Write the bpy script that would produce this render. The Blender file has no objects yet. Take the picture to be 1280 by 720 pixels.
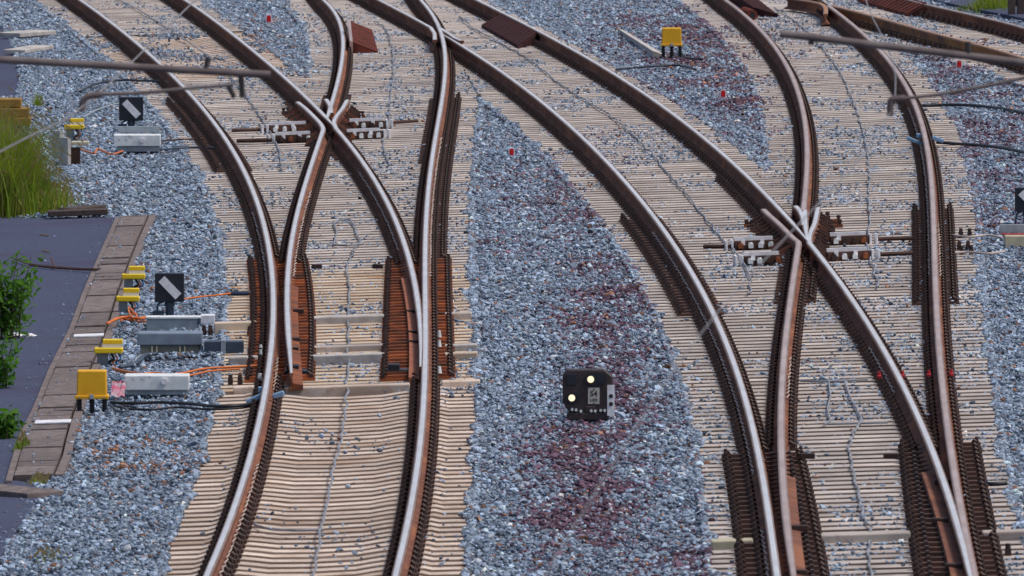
import bpy, bmesh, math, random
import numpy as np
from mathutils import Vector, Matrix, Euler
random.seed(7); rng = np.random.default_rng(11)
R = math.radians
SC = bpy.context.scene
COL = SC.collection
# ------------------------------------------------------------------ camera, world, sun, exposure
FPX = 19500.0                      # focal length in photo pixels (1280 wide)
CAMZ = 9.4
PITCH = math.atan(1080.0 / FPX)
TILT = 0.033                       # the formation rises to the right
cam_d = bpy.data.cameras.new('camera'); cam = bpy.data.objects.new('camera', cam_d); COL.objects.link(cam)
cam_d.sensor_width = 36; cam_d.sensor_fit = 'HORIZONTAL'; cam_d.lens = 36 * FPX / 1280
cam_d.clip_start = 1; cam_d.clip_end = 6000
cam.location = (0, 0, CAMZ); cam.rotation_euler = (math.pi / 2 - PITCH, 0, 0)
cam_d.dof.use_dof = True; cam_d.dof.focus_distance = 178; cam_d.dof.aperture_fstop = 15.0
SC.camera = cam
SUN_EL, SUN_AZ = R(60), R(103)     # azimuth measured from +Y towards +X
w = bpy.data.worlds.new('World'); SC.world = w; w.use_nodes = True
nt = w.node_tree; nt.nodes.clear()
sky = nt.nodes.new('ShaderNodeTexSky'); sky.sky_type = 'NISHITA'; sky.sun_disc = False
sky.sun_elevation = SUN_EL; sky.sun_rotation = SUN_AZ; sky.air_density = 1.0; sky.dust_density = 3.5; sky.ozone_density = 1.0
bg = nt.nodes.new('ShaderNodeBackground'); bg.inputs[1].default_value = 0.095
wo = nt.nodes.new('ShaderNodeOutputWorld')
nt.links.new(sky.outputs[0], bg.inputs[0]); nt.links.new(bg.outputs[0], wo.inputs[0])
sd = bpy.data.lights.new('sun', 'SUN'); sd.energy = 1.5; sd.angle = R(11); sd.color = (1.0, 0.93, 0.84)
sun = bpy.data.objects.new('sun', sd); COL.objects.link(sun)
sun.rotation_euler = Vector((-math.sin(SUN_AZ) * math.cos(SUN_EL), -math.cos(SUN_AZ) * math.cos(SUN_EL), -math.sin(SUN_EL))).to_track_quat('-Z', 'Y').to_euler()
SC.view_settings.view_transform = 'Standard'; SC.view_settings.look = 'None'; SC.view_settings.gamma = 1
SC.view_settings.exposure = 0.52
# ------------------------------------------------------------------ survey helpers: photo pixel <-> ground
def ray(px, py):
    a = (px - 640) / FPX; b = (360 - py) / FPX
    return a, math.cos(PITCH) + b * math.sin(PITCH), -math.sin(PITCH) + b * math.cos(PITCH)
def G(px, py, h=0.0):
    """point of the tilted formation (height h above sleeper top) seen at a photo pixel"""
    dx, dy, dz = ray(px, py)
    k = (h - CAMZ) / (dz - TILT * dx)
    return Vector((k * dx, k * dy, CAMZ + k * dz))
def Yof(py, px=640, h=0.0): return G(px, py, h).y
def atY(px, py, Y):
    dx, dy, dz = ray(px, py); k = Y / dy
    return Vector((k * dx, Y, CAMZ + k * dz))
def gz(x, h=0.0): return h + TILT * x
def pix(P):
    x, y, z = P[0], P[1], P[2] - CAMZ
    f = y * math.cos(PITCH) - z * math.sin(PITCH); u = y * math.sin(PITCH) + z * math.cos(PITCH)
    return 640 + FPX * x / f, 360 - FPX * u / f
def scale_at(py, px=640): return FPX / G(px, py).y
# ------------------------------------------------------------------ materials
def mat(name, base, rough=0.8, metal=0.0, var=None, vscale=8.0, detail=4, bump=0.0, bscale=60, rand=0.0, stops=None, coord='obj', spec=0.4, var2=None, v2scale=1.5, v2thr=(0.5, 0.65), speck=None):
    m = bpy.data.materials.new(name); m.use_nodes = True
    N = m.node_tree.nodes; L = m.node_tree.links; N.clear()
    out = N.new('ShaderNodeOutputMaterial'); p = N.new('ShaderNodeBsdfPrincipled'); L.new(p.outputs[0], out.inputs[0])
    p.inputs['Roughness'].default_value = rough; p.inputs['Metallic'].default_value = metal
    p.inputs['Specular IOR Level'].default_value = spec
    if coord == 'pos':
        tc = N.new('ShaderNodeNewGeometry').outputs['Position']
    else:
        tc = N.new('ShaderNodeTexCoord').outputs['Object']
    def rgb(c): return (c[0], c[1], c[2], 1)
    col = None
    if var is None: var = tuple(v * 0.8 for v in base)
    n = N.new('ShaderNodeTexNoise'); n.inputs['Scale'].default_value = vscale; n.inputs['Detail'].default_value = detail; L.new(tc, n.inputs['Vector'])
    r = N.new('ShaderNodeValToRGB'); L.new(n.outputs[0], r.inputs[0])
    r.color_ramp.elements[0].position = 0.35; r.color_ramp.elements[1].position = 0.65
    r.color_ramp.elements[0].color = rgb(var); r.color_ramp.elements[1].color = rgb(base)
    col = r.outputs[0]
    if var2 is not None:
        n2 = N.new('ShaderNodeTexNoise'); n2.inputs['Scale'].default_value = v2scale; n2.inputs['Detail'].default_value = 5; L.new(tc, n2.inputs['Vector'])
        mr = N.new('ShaderNodeMapRange'); mr.inputs[1].default_value = v2thr[0]; mr.inputs[2].default_value = v2thr[1]; L.new(n2.outputs[0], mr.inputs[0])
        mx = N.new('ShaderNodeMix'); mx.data_type = 'RGBA'; L.new(mr.outputs[0], mx.inputs[0]); L.new(col, mx.inputs[6]); mx.inputs[7].default_value = rgb(var2)
        col = mx.outputs[2]
    if speck is not None:
        n3 = N.new('ShaderNodeTexNoise'); n3.inputs['Scale'].default_value = 6.5; n3.inputs['Detail'].default_value = 6; n3.inputs['Roughness'].default_value = .7; L.new(tc, n3.inputs['Vector'])
        m3 = N.new('ShaderNodeMapRange'); m3.inputs[1].default_value = .53; m3.inputs[2].default_value = .70; m3.inputs[4].default_value = .75; L.new(n3.outputs[0], m3.inputs[0])
        x3 = N.new('ShaderNodeMix'); x3.data_type = 'RGBA'; L.new(m3.outputs[0], x3.inputs[0]); L.new(col, x3.inputs[6]); x3.inputs[7].default_value = rgb(speck); col = x3.outputs[2]
    if rand > 0:
        oi = N.new('ShaderNodeObjectInfo'); mr = N.new('ShaderNodeMapRange'); mr.inputs[3].default_value = 1 - rand; mr.inputs[4].default_value = 1 + rand
        L.new(oi.outputs['Random'], mr.inputs[0])
        hs = N.new('ShaderNodeHueSaturation'); L.new(mr.outputs[0], hs.inputs['Value']); L.new(col, hs.inputs['Color']); col = hs.outputs[0]
    L.new(col, p.inputs['Base Color'])
    if bump > 0:
        nb = N.new('ShaderNodeTexNoise'); nb.inputs['Scale'].default_value = bscale; nb.inputs['Detail'].default_value = 3; L.new(tc, nb.inputs['Vector'])
        b = N.new('ShaderNodeBump'); b.inputs['Strength'].default_value = bump; b.inputs['Distance'].default_value = 0.01
        L.new(nb.outputs[0], b.inputs['Height']); L.new(b.outputs[0], p.inputs['Normal'])
    return m
M = {}
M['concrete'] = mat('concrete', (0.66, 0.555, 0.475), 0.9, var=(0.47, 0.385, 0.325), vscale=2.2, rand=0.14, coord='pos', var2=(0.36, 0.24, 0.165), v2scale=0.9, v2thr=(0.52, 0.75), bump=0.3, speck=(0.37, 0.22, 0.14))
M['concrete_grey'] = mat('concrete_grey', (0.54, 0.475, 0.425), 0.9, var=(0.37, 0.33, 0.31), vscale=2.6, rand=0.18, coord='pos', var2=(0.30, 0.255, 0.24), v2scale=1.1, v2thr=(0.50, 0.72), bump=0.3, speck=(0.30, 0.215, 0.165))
M['side_brown'] = mat('stained_shaded_concrete', (0.36, 0.255, 0.195), 0.95, var=(0.24, 0.16, 0.12), vscale=2.5, rand=0.2, coord='pos', bump=0.3)  # sleeper sides: brown staining plus the shade of the gaps put into the colour
M['side_grey'] = mat('dusty_shaded_concrete', (0.20, 0.155, 0.13), 0.95, var=(0.13, 0.098, 0.084), vscale=2.5, rand=0.2, coord='pos', bump=0.3)  # bearer sides: dusty tone, deepened in colour to stand for shaded gaps
M['concrete_rusty'] = mat('concrete_rusty', (0.60, 0.49, 0.38), 0.9, var=(0.42, 0.33, 0.25), vscale=3, rand=0.1, coord='pos', var2=(0.42, 0.24, 0.11), v2scale=1.6, v2thr=(0.52, 0.72), bump=0.3)
M['slab'] = mat('slab', (0.195, 0.158, 0.150), 0.95, var=(0.105, 0.083, 0.080), vscale=9, rand=0.18, coord='pos', bump=0.3)
M['pale_concrete'] = mat('pale_concrete', (0.50, 0.47, 0.44), 0.9, var=(0.33, 0.31, 0.30), vscale=6, bump=0.3)
M['steel'] = mat('polished_steel', (0.90, 0.88, 0.88), 0.36, 0.55, var=(0.78, 0.74, 0.74), vscale=1.2, coord='pos')
M['steel_dull'] = mat('dull_steel', (0.70, 0.53, 0.47), 0.40, 0.6, var=(0.56, 0.39, 0.33), vscale=1.0, coord='pos')
M['rust_rail'] = mat('rusty_web', (0.205, 0.090, 0.062), 0.9, var=(0.130, 0.054, 0.038), vscale=2.5, coord='pos', spec=0.2, var2=(0.26, 0.110, 0.062), v2scale=0.6)
M['rust_head'] = mat('rusted_railhead', (0.50, 0.25, 0.10), 0.6, 0.3, var=(0.40, 0.17, 0.06), vscale=2, coord='pos')
M['rust_orange'] = mat('fresh_rust', (0.36, 0.105, 0.032), 0.85, var=(0.15, 0.045, 0.022), vscale=4, coord='pos', rand=0.3, var2=(0.10, 0.045, 0.03), v2scale=1.2, v2thr=(0.5, 0.7))
M['head_side'] = mat('railhead_shoulder', (0.34, 0.235, 0.20), 0.5, 0.45, var=(0.22, 0.145, 0.12), vscale=1.5, coord='pos')
M['rust_brown'] = mat('chair_rust', (0.20, 0.075, 0.045), 0.85, var=(0.12, 0.045, 0.03), vscale=6, coord='pos')
M['olive'] = mat('olive_grey_steel', (0.17, 0.175, 0.155), 0.6, var=(0.11, 0.115, 0.10), vscale=8)
M['rust_ochre'] = mat('ochre_rusted_web', (0.36, 0.17, 0.055), 0.85, var=(0.22, 0.095, 0.04), vscale=2.5, coord='pos', var2=(0.14, 0.075, 0.05), v2scale=0.8)
M['rust_foot'] = mat('brown_rust', (0.34, 0.125, 0.065), 0.85, var=(0.24, 0.08, 0.045), vscale=3, coord='pos')
M['rust_dark'] = mat('dark_rust', (0.095, 0.045, 0.032), 0.8, var=(0.05, 0.026, 0.02), vscale=6, coord='pos', rand=0.2)
M['clip'] = mat('spring_steel', (0.060, 0.032, 0.027), 0.6, 0.2, var=(0.035, 0.02, 0.018), vscale=9, coord='pos', rand=0.2)
M['ramp'] = mat('rusty_ramp', (0.15, 0.040, 0.028), 0.9, spec=0.1, var=(0.075, 0.025, 0.02), vscale=5)
M['ramp_dark'] = mat('dark_ramp', (0.060, 0.022, 0.024), 0.9, spec=0.1, var=(0.04, 0.018, 0.019), vscale=5)
M['asphalt'] = mat('asphalt', (0.078, 0.090, 0.150), 0.95, var=(0.044, 0.054, 0.096), vscale=34, coord='pos', bump=0.8, bscale=70, var2=(0.057, 0.058, 0.105), v2scale=0.5, spec=0.2)
M['soil'] = mat('ballast_bed', (0.085, 0.09, 0.115), 0.95, var=(0.045, 0.045, 0.06), vscale=14, coord='pos', var2=(0.12, 0.075, 0.085), v2scale=0.35, bump=0.8, bscale=30)
M['white'] = mat('white_paint', (0.82, 0.82, 0.85), 0.6, var=(0.62, 0.62, 0.66), vscale=14)
M['yellow'] = mat('yellow_plastic', (0.78, 0.42, 0.012), 0.5, var=(0.70, 0.36, 0.010), vscale=6, var2=(0.55, 0.28, 0.02), v2scale=9, v2thr=(0.6, 0.8))
M['lemon'] = mat('lemon_plastic', (0.82, 0.58, 0.015), 0.5, var=(0.74, 0.50, 0.01), vscale=6)
M['black'] = mat('black_rubber', (0.018, 0.020, 0.028), 0.5)
M['navy'] = mat('black_enamel', (0.018, 0.022, 0.035), 0.45)
M['body'] = mat('signal_black', (0.050, 0.034, 0.036), 0.55, var=(0.034, 0.024, 0.027), vscale=12)
M['galv'] = mat('galvanised_steel', (0.36, 0.40, 0.44), 0.55, 0.3, var=(0.26, 0.30, 0.34), vscale=9)
M['galv_pale'] = mat('pale_galvanised_steel', (0.76, 0.79, 0.80), 0.6, 0.0, var=(0.62, 0.66, 0.68), vscale=9, var2=(0.42, 0.42, 0.42), v2scale=14, v2thr=(0.58, 0.7))
M['slate'] = mat('slate_steel', (0.060, 0.085, 0.125), 0.5, 0.2, var=(0.045, 0.062, 0.095), vscale=7)
M['bluegrey'] = mat('blue_grey_paint', (0.21, 0.26, 0.33), 0.5, 0.1, var=(0.17, 0.21, 0.27), vscale=8)
M['cream'] = mat('cream_steel', (0.52, 0.47, 0.33), 0.6, var=(0.42, 0.38, 0.27), vscale=10)
M['orange'] = mat('orange_cable', (0.66, 0.17, 0.03), 0.55)
M['pink'] = mat('pink_sheet', (0.45, 0.05, 0.12), 0.7, var=(0.36, 0.30, 0.33), vscale=7)
M['red'] = mat('red_reflector', (0.75, 0.012, 0.02), 0.4)
M['redpaint'] = mat('red_paint', (0.42, 0.02, 0.03), 0.6)
M['cable'] = mat('grey_cable', (0.30, 0.32, 0.36), 0.6, var=(0.16, 0.17, 0.20), vscale=3, coord='pos')
M['cable_pale'] = mat('pale_cable', (0.52, 0.44, 0.40), 0.6)
M['blue'] = mat('pale_blue_strap', (0.20, 0.34, 0.52), 0.5)
M['bluewire'] = mat('blue_wire', (0.02, 0.12, 0.34), 0.5)
M['mastgrey'] = mat('weathered_grey_steel', (0.20, 0.17, 0.168), 0.8, 0.0, var=(0.13, 0.105, 0.105), vscale=5, spec=0.15)
M['clamp'] = mat('dark_clamp_steel', (0.075, 0.066, 0.068), 0.8, spec=0.15)
M['ochre'] = mat('ochre_board', (0.33, 0.19, 0.035), 0.85, var=(0.22, 0.125, 0.03), vscale=6)
M['copper'] = mat('contact_wire_metal', (0.36, 0.32, 0.32), 0.4, 0.6)
M['timber'] = mat('weathered_timber', (0.085, 0.062, 0.055), 0.9, var=(0.05, 0.036, 0.034), vscale=20, bump=0.6)
M['grass'] = mat('grass_blade', (0.080, 0.150, 0.012), 0.7, var=(0.035, 0.095, 0.010), vscale=3, coord='pos')
M['straw'] = mat('dry_straw', (0.30, 0.24, 0.10), 0.8, var=(0.2, 0.15, 0.06), vscale=5, coord='pos')
M['leaf'] = mat('green_leaf', (0.055, 0.155, 0.025), 0.6, var=(0.025, 0.085, 0.018), vscale=6, coord='pos')
M['stem'] = mat('plant_stem', (0.08, 0.06, 0.03), 0.9)
M['paper'] = mat('paper_label', (0.50, 0.47, 0.42), 0.7, var=(0.44, 0.41, 0.37), vscale=20)
M['ink'] = mat('printed_ink', (0.03, 0.025, 0.03), 0.8)
M['twig'] = mat('twig_bark', (0.11, 0.05, 0.035), 0.9)
def leafy(name, a, b, tr):
    m = mat(name, a, 0.65, var=b, vscale=4, coord='pos'); N = m.node_tree.nodes; L = m.node_tree.links
    p = [q for q in N if q.type == 'BSDF_PRINCIPLED'][0]; o = [q for q in N if q.type == 'OUTPUT_MATERIAL'][0]
    t = N.new('ShaderNodeBsdfTranslucent'); x = N.new('ShaderNodeMixShader'); x.inputs[0].default_value = tr
    L.new(p.inputs['Base Color'].links[0].from_socket, t.inputs[0]); L.new(p.outputs[0], x.inputs[1]); L.new(t.outputs[0], x.inputs[2]); L.new(x.outputs[0], o.inputs[0]); return m
M['grass'] = leafy('grass_blade', (0.240, 0.310, 0.022), (0.120, 0.210, 0.016), .55)
M['straw'] = leafy('dry_straw', (0.38, 0.30, 0.12), (0.26, 0.20, 0.07), .3)
M['leaf'] = leafy('green_leaf', (0.115, 0.270, 0.024), (0.055, 0.160, 0.016), .5)
def emis(name, c, s):
    m = bpy.data.materials.new(name); m.use_nodes = True; N = m.node_tree.nodes; N.clear()
    o = N.new('ShaderNodeOutputMaterial'); e = N.new('ShaderNodeEmission'); e.inputs[0].default_value = (*c, 1); e.inputs[1].default_value = s
    m.node_tree.links.new(e.outputs[0], o.inputs[0]); return m
M['lit'] = emis('lit_lens', (1.0, 0.86, 0.58), 0.9)
# stone: tint comes with each stone
def stone_mat():
    m = bpy.data.materials.new('ballast_stone'); m.use_nodes = True; N = m.node_tree.nodes; L = m.node_tree.links; N.clear()
    o = N.new('ShaderNodeOutputMaterial'); p = N.new('ShaderNodeBsdfPrincipled'); L.new(p.outputs[0], o.inputs[0])
    p.inputs['Roughness'].default_value = 0.8; p.inputs['Specular IOR Level'].default_value = 0.3
    a = N.new('ShaderNodeAttribute'); a.attribute_type = 'INSTANCER'; a.attribute_name = 'tint'
    t = N.new('ShaderNodeNewGeometry'); n = N.new('ShaderNodeTexNoise'); n.inputs['Scale'].default_value = 40; L.new(t.outputs['Position'], n.inputs['Vector'])
    r = N.new('ShaderNodeMapRange'); r.inputs[1].default_value = 0.3; r.inputs[2].default_value = 0.7; r.inputs[3].default_value = 0.7; r.inputs[4].default_value = 1.2; L.new(n.outputs[0], r.inputs[0])
    h = N.new('ShaderNodeHueSaturation'); L.new(a.outputs['Color'], h.inputs['Color']); L.new(r.outputs[0], h.inputs['Value']); L.new(h.outputs[0], p.inputs['Base Color'])
    return m
M['stone'] = stone_mat()
# ------------------------------------------------------------------ mesh builder
class MB:
    def __init__(s): s.v = []; s.f = []; s.m = []
    def add(s, vs, fs, mi=0, X=None):
        o = len(s.v)
        s.v += [tuple(X @ Vector(v)) if X is not None else tuple(v) for v in vs]
        for f in fs: s.f.append(tuple(i + o for i in f)); s.m.append(mi)
        return s
    def box(s, c, d, mi=0, X=None, bev=0.0, taper=1.0, rot=None):
        x, y, z = d[0] / 2, d[1] / 2, d[2] / 2
        T = Matrix.Translation(c) @ (rot.to_4x4() if rot is not None else Matrix.Identity(4))
        if X is not None: T = X @ T
        if bev > 0:
            bm = bmesh.new(); bmesh.ops.create_cube(bm, size=1.0)
            for v in bm.verts:
                k = taper if v.co.z > 0 else 1.0
                v.co = (v.co.x * d[0] * k, v.co.y * d[1] * k, v.co.z * d[2])
            bmesh.ops.bevel(bm, geom=bm.edges[:] , offset=bev, segments=2, affect='EDGES', profile=0.5)
            bm.verts.index_update()
            s.add([v.co.copy() for v in bm.verts], [[v.index for v in f.verts] for f in bm.faces], mi, T); bm.free(); return s
        k = taper
        vs = [(-x, -y, -z), (x, -y, -z), (x, y, -z), (-x, y, -z), (-x * k, -y * k, z), (x * k, -y * k, z), (x * k, y * k, z), (-x * k, y * k, z)]
        return s.add(vs, [(0, 3, 2, 1), (4, 5, 6, 7), (0, 1, 5, 4), (1, 2, 6, 5), (2, 3, 7, 6), (3, 0, 4, 7)], mi, T)
    def prism(s, poly, y0, y1, mi=0, X=None, plane='xz'):
        n = len(poly)
        if plane == 'xz': vs = [(a, y0, b) for a, b in poly] + [(a, y1, b) for a, b in poly]
        elif plane == 'xy': vs = [(a, b, y0) for a, b in poly] + [(a, b, y1) for a, b in poly]
        else: vs = [(y0, a, b) for a, b in poly] + [(y1, a, b) for a, b in poly]
        fs = [tuple(range(n)), tuple(range(2 * n - 1, n - 1, -1))] + [(i, i + n, (i + 1) % n + n, (i + 1) % n) for i in range(n)]
        return s.add(vs, fs, mi, X)
    def cyl(s, p0, p1, r0, r1=None, n=8, mi=0, X=None):
        return s.tube([p0, p1], r0, n, mi, X, r1)
    def tube(s, path, r, n=6, mi=0, X=None, r1=None):
        P = [Vector(p) for p in path]; K = len(P); vs = []; up = None
        for i in range(K):
            t = (P[min(i + 1, K - 1)] - P[max(i - 1, 0)])
            if t.length < 1e-9: t = Vector((0, 0, 1))
            t.normalize()
            if up is None: up = Vector((0, 0, 1)) if abs(t.z) < 0.9 else Vector((0, 1, 0))
            a = t.cross(up); a.normalize(); b = a.cross(t); up = b
            rr = r if r1 is None else r + (r1 - r) * i / (K - 1)
            for j in range(n):
                q = 2 * math.pi * j / n; vs.append(P[i] + a * (rr * math.cos(q)) + b * (rr * math.sin(q)))
        fs = [(i * n + j, i * n + (j + 1) % n, (i + 1) * n + (j + 1) % n, (i + 1) * n + j) for i in range(K - 1) for j in range(n)]
        fs += [tuple(range(n - 1, -1, -1)), tuple((K - 1) * n + j for j in range(n))]
        return s.add(vs, fs, mi, X)
    def mesh(s, name, mats, smooth=False):
        me = bpy.data.meshes.new(name); me.from_pydata(s.v, [], s.f)
        for m in mats: me.materials.append(m)
        if len(mats) > 1: me.polygons.foreach_set('material_index', s.m)
        if smooth: me.polygons.foreach_set('use_smooth', [True] * len(me.polygons))
        bm = bmesh.new(); bm.from_mesh(me); bmesh.ops.recalc_face_normals(bm, faces=bm.faces); bm.to_mesh(me); bm.free()
        me.update(); return me
    def build(s, name, mats, parent=None, smooth=False):
        if not isinstance(mats, (list, tuple)): mats = [mats]
        return link(name, s.mesh(name, mats, smooth), parent)
def link(name, me, parent=None, loc=None):
    o = bpy.data.objects.new(name, me); COL.objects.link(o)
    if parent is not None: o.parent = parent
    if loc is not None: o.location = loc
    return o
def tag(o, label, cat, group=None):
    o['label'] = label; o['category'] = cat
    if group: o['group'] = group
    return o
def thing(name, label, cat, loc=(0, 0, 0), rz=0.0, group=None):
    o = bpy.data.objects.new(name, None); COL.objects.link(o); o.location = loc; o.rotation_euler = (0, 0, rz); o.empty_display_size = 0.2
    return tag(o, label, cat, group)
def catmull(P, n=6):
    P = [Vector(p) for p in P]; out = []
    for i in range(len(P) - 1):
        a, b, c, d = P[max(i - 1, 0)], P[i], P[i + 1], P[min(i + 2, len(P) - 1)]
        for k in range(n):
            t = k / n
            out.append(0.5 * ((2 * b) + (c - a) * t + (2 * a - 5 * b + 4 * c - d) * t * t + (3 * b - a - 3 * c + d) * t ** 3))
    out.append(P[-1]); return out
def smooth_noise(x, y, seed=0):
    """cheap value noise, numpy arrays"""
    def h(i, j): 
        v = np.sin(i * 127.1 + j * 311.7 + seed * 74.7) * 43758.5453
        return v - np.floor(v)
    xi, yi = np.floor(x), np.floor(y); fx, fy = x - xi, y - yi
    fx = fx * fx * (3 - 2 * fx); fy = fy * fy * (3 - 2 * fy)
    return (h(xi, yi) * (1 - fx) + h(xi + 1, yi) * fx) * (1 - fy) + (h(xi, yi + 1) * (1 - fx) + h(xi + 1, yi + 1) * fx) * fy
# ------------------------------------------------------------------ the rails' courses (surveyed from the photo, then smoothed)
RT = 0.20                           # rail top above sleeper top
RAILS_PX = {
 'A1L': [(101,0),(138,27),(183,64),(212,90),(237,117),(262,145),(285,177),(305,215),(320,248),(330,280),(338,320),(341,360),(341.5,410),(337.5,447),(331,485),(323,530),(316,560),(300,615),(280,665),(260,715)],
 'A1R': [(232,0),(250,12),(285,37),(320,67),(352,95),(376,113),(393,129),(410,148),(418.5,159),(432.5,176),(449.5,198.5),(475,235),(492,270),(505,300),(514,330),(519,357),(522.5,385),(525,422),(526,455)],
 'A2L': [(405,0),(416,12),(426,32),(429.5,50),(427.5,70),(423,95),(417.5,120),(412,142),(404,160),(399,173),(392,196),(387.5,212),(376,250),(366,292),(361,330),(359,360),(359.5,397),(361,422),(364,464)],
 'A2R': [(527,0),(537,15),(549,32),(554,47),(556,75),(552,125),(545,170),(542,180),(537.5,230),(532,305),(531,355),(530.5,372),(531,435),(531,485),(529,540),(520,590),(510,640),(496,715)],
 'B1L': [(475,0),(502,14.5),(519.5,23),(537,34),(556.5,44),(568,51.5),(583,59),(597,69),(640,100),(675,125),(707,150),(733,177),(755,200),(780,225),(800,247),(820,272),(840,300),(857,327),(872,359),(885,380),(900,407),(915,442),(927,480),(936,520),(942,545),(950,577),(957,615),(965,665),(970,715)],
 'B1R': [(598,0),(612,7),(629,16.5),(648,26),(668,36),(687,45),(715,60),(752,82),(790,107),(827,132),(860,155),(888,178),(910,200),(935,222),(957,242),(970,257),(987,272),(998.5,285),(1010,299),(1019.5,313),(1031,327),(1042,341),(1055,360),(1072,385),(1092,415),(1110,445),(1127,477),(1142,510),(1153,538),(1167,570),(1182,602),(1195,640),(1206,690),(1211,718)],
 'B2L': [(908,0),(919,9),(930,18),(942.5,27.5),(953,39),(963,50),(977,72),(990,95),(999,120),(1005,145),(1009,180),(1008.5,217),(1006,250),(1004,275),(998,303),(994,324),(991.5,338),(989,360),(985,397),(981,447),(979,497),(976.5,540),(976,577),(979,615),(982,645),(987,680),(992,715)],
 'B2R': [(1022,-4),(1036,7),(1049,17),(1067,32),(1087,47),(1102,65),(1120,87),(1135,110),(1145,135),(1154,162),(1158,185),(1164,210),(1166,242),(1167,280),(1167.5,330),(1170,360),(1172.5,397),(1175,447),(1179,497),(1183,537),(1192,577),(1198,615),(1205,652),(1212,692),(1217,718)],
 'CL': [(1001,-1),(1027,3.5),(1047,7.5),(1060,11),(1079,17),(1097.5,22),(1126,29),(1154,36.5),(1180,44),(1210,52),(1247,62),(1280,72)],
 'CR': [(1140,0),(1154,4),(1180,10),(1213,17.5),(1238,23),(1263,30),(1280,34)],
}
class Rail:
    def __init__(s, pts, deg):
        W = np.array([G(a, b, RT)[:2] for a, b in pts])
        s.y0, s.y1 = W[:, 1].min(), W[:, 1].max(); s.c = (s.y0 + s.y1) / 2; s.k = (s.y1 - s.y0) / 2
        u = (W[:, 1] - s.c) / s.k
        s.p = np.polyfit(u, W[:, 0], deg); s.d = np.polyder(s.p)
        s.e0, s.e1 = np.polyval(s.p, -1), np.polyval(s.p, 1)
        # outward slopes taken over the last tenth of the course
        s.s0 = (np.polyval(s.p, -0.85) - s.e0) / 0.15; s.s1 = (s.e1 - np.polyval(s.p, 0.85)) / 0.15
    def x(s, Y):
        u = (Y - s.c) / s.k
        if u < -1: return s.e0 + s.s0 * (u + 1)
        if u > 1: return s.e1 + s.s1 * (u - 1)
        return float(np.polyval(s.p, u))
    def h(s, Y): return (s.x(Y + 0.5) - s.x(Y - 0.5))
    def P(s, Y, lat=0.0, h=0.0):
        a = s.h(Y); n = math.hypot(1, a)
        X = s.x(Y) + lat / n; YY = Y - lat * a / n
        return Vector((X, YY, gz(X, h)))
RL = {k: Rail(v, 3 if k == 'CR' else (4 if k == 'CL' else 6)) for k, v in RAILS_PX.items()}
YN, YF = 119.0, 266.0
NY = 121.5
def Yr(px, py): return G(px, py, RT).y          # distance of a point on a rail top
PROFILE = [(-.075,0),(-.075,.011),(-.03,.026),(-.0083,.045),(-.0083,.115),(-.02,.126),(-.036,.131),(-.0365,.157),(-.0352,.1640),(-.0305,.1690),(-.0215,.1716),(-.010,.1727),(.010,.1727),(.0215,.1716),(.0305,.1690),(.0352,.1640),(.0365,.157),(.036,.131),(.02,.126),(.0083,.115),(.0083,.045),(.03,.026),(.075,.011),(.075,0)]
def sweep_rail(name, path, parent, head='steel', web='rust_rail', taper=None, label=None, squash=None):
    """path: world points of the rail's axis at formation height 0; profile stands on the plates"""
    mb = MB(); n = len(PROFILE); K = len(path); vs = []
    for i, p in enumerate(path):
        t = path[min(i + 1, K - 1)] - path[max(i - 1, 0)]; t.z = 0; t.normalize(); lx = Vector((t.y, -t.x, TILT * t.y))
        k = 1.0 if taper is None else taper(i / (K - 1))
        for a, b in PROFILE: vs.append(p + lx * (a * k) + Vector((0, 0, b + 0.0275)))
    fs = []; ms = []
    for i in range(K - 1):
        for j in range(n):
            fs.append((i * n + j, i * n + (j + 1) % n, (i + 1) * n + (j + 1) % n, (i + 1) * n + j)); ms.append(0 if 10 <= j <= 12 else (2 if 7 <= j <= 15 else 1))
    fs += [tuple(range(n)), tuple((K - 1) * n + j for j in range(n - 1, -1, -1))]; ms += [1, 1]
    mb.v = [tuple(v) for v in vs]; mb.f = fs; mb.m = ms
    o = mb.build(name, [M[head], M[web], M['head_side']], parent)
    if label: o['label'] = label
    return o
def course(k, Ya, Yb, step=1.5, lat=0.0):
    n = max(2, int(abs(Yb - Ya) / step)); return [RL[k].P(Ya + (Yb - Ya) * i / n, lat) for i in range(n + 1)]
def flat(P): return [Vector((p.x, p.y, gz(p.x))) for p in P]
def pxpath(pts, n=5): return flat(catmull([G(a, b, RT) for a, b in pts], n))
TA = thing('railway_turnout', 'left-hand railway turnout with bright polished rails, its orange-rusted switch blades in view', 'railway track', (-1.6, 150, 0))
TB = thing('railway_turnout', 'right-hand railway turnout with pinkish worn rails, its crossing beside the far right point indicator', 'railway track', (2.6, 150, 0))
TC = thing('railway_track', 'orange rusted railway track cutting the top right corner beyond the turnout', 'railway track', (6.5, 240, 0))
for t in (TA, TB, TC): t.location = (0, 0, 0)
toeA = Yr(365, 466); toeAr = Yr(526, 458)
crA = Yr(417, 157); crB = Yr(1009, 299)
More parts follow.
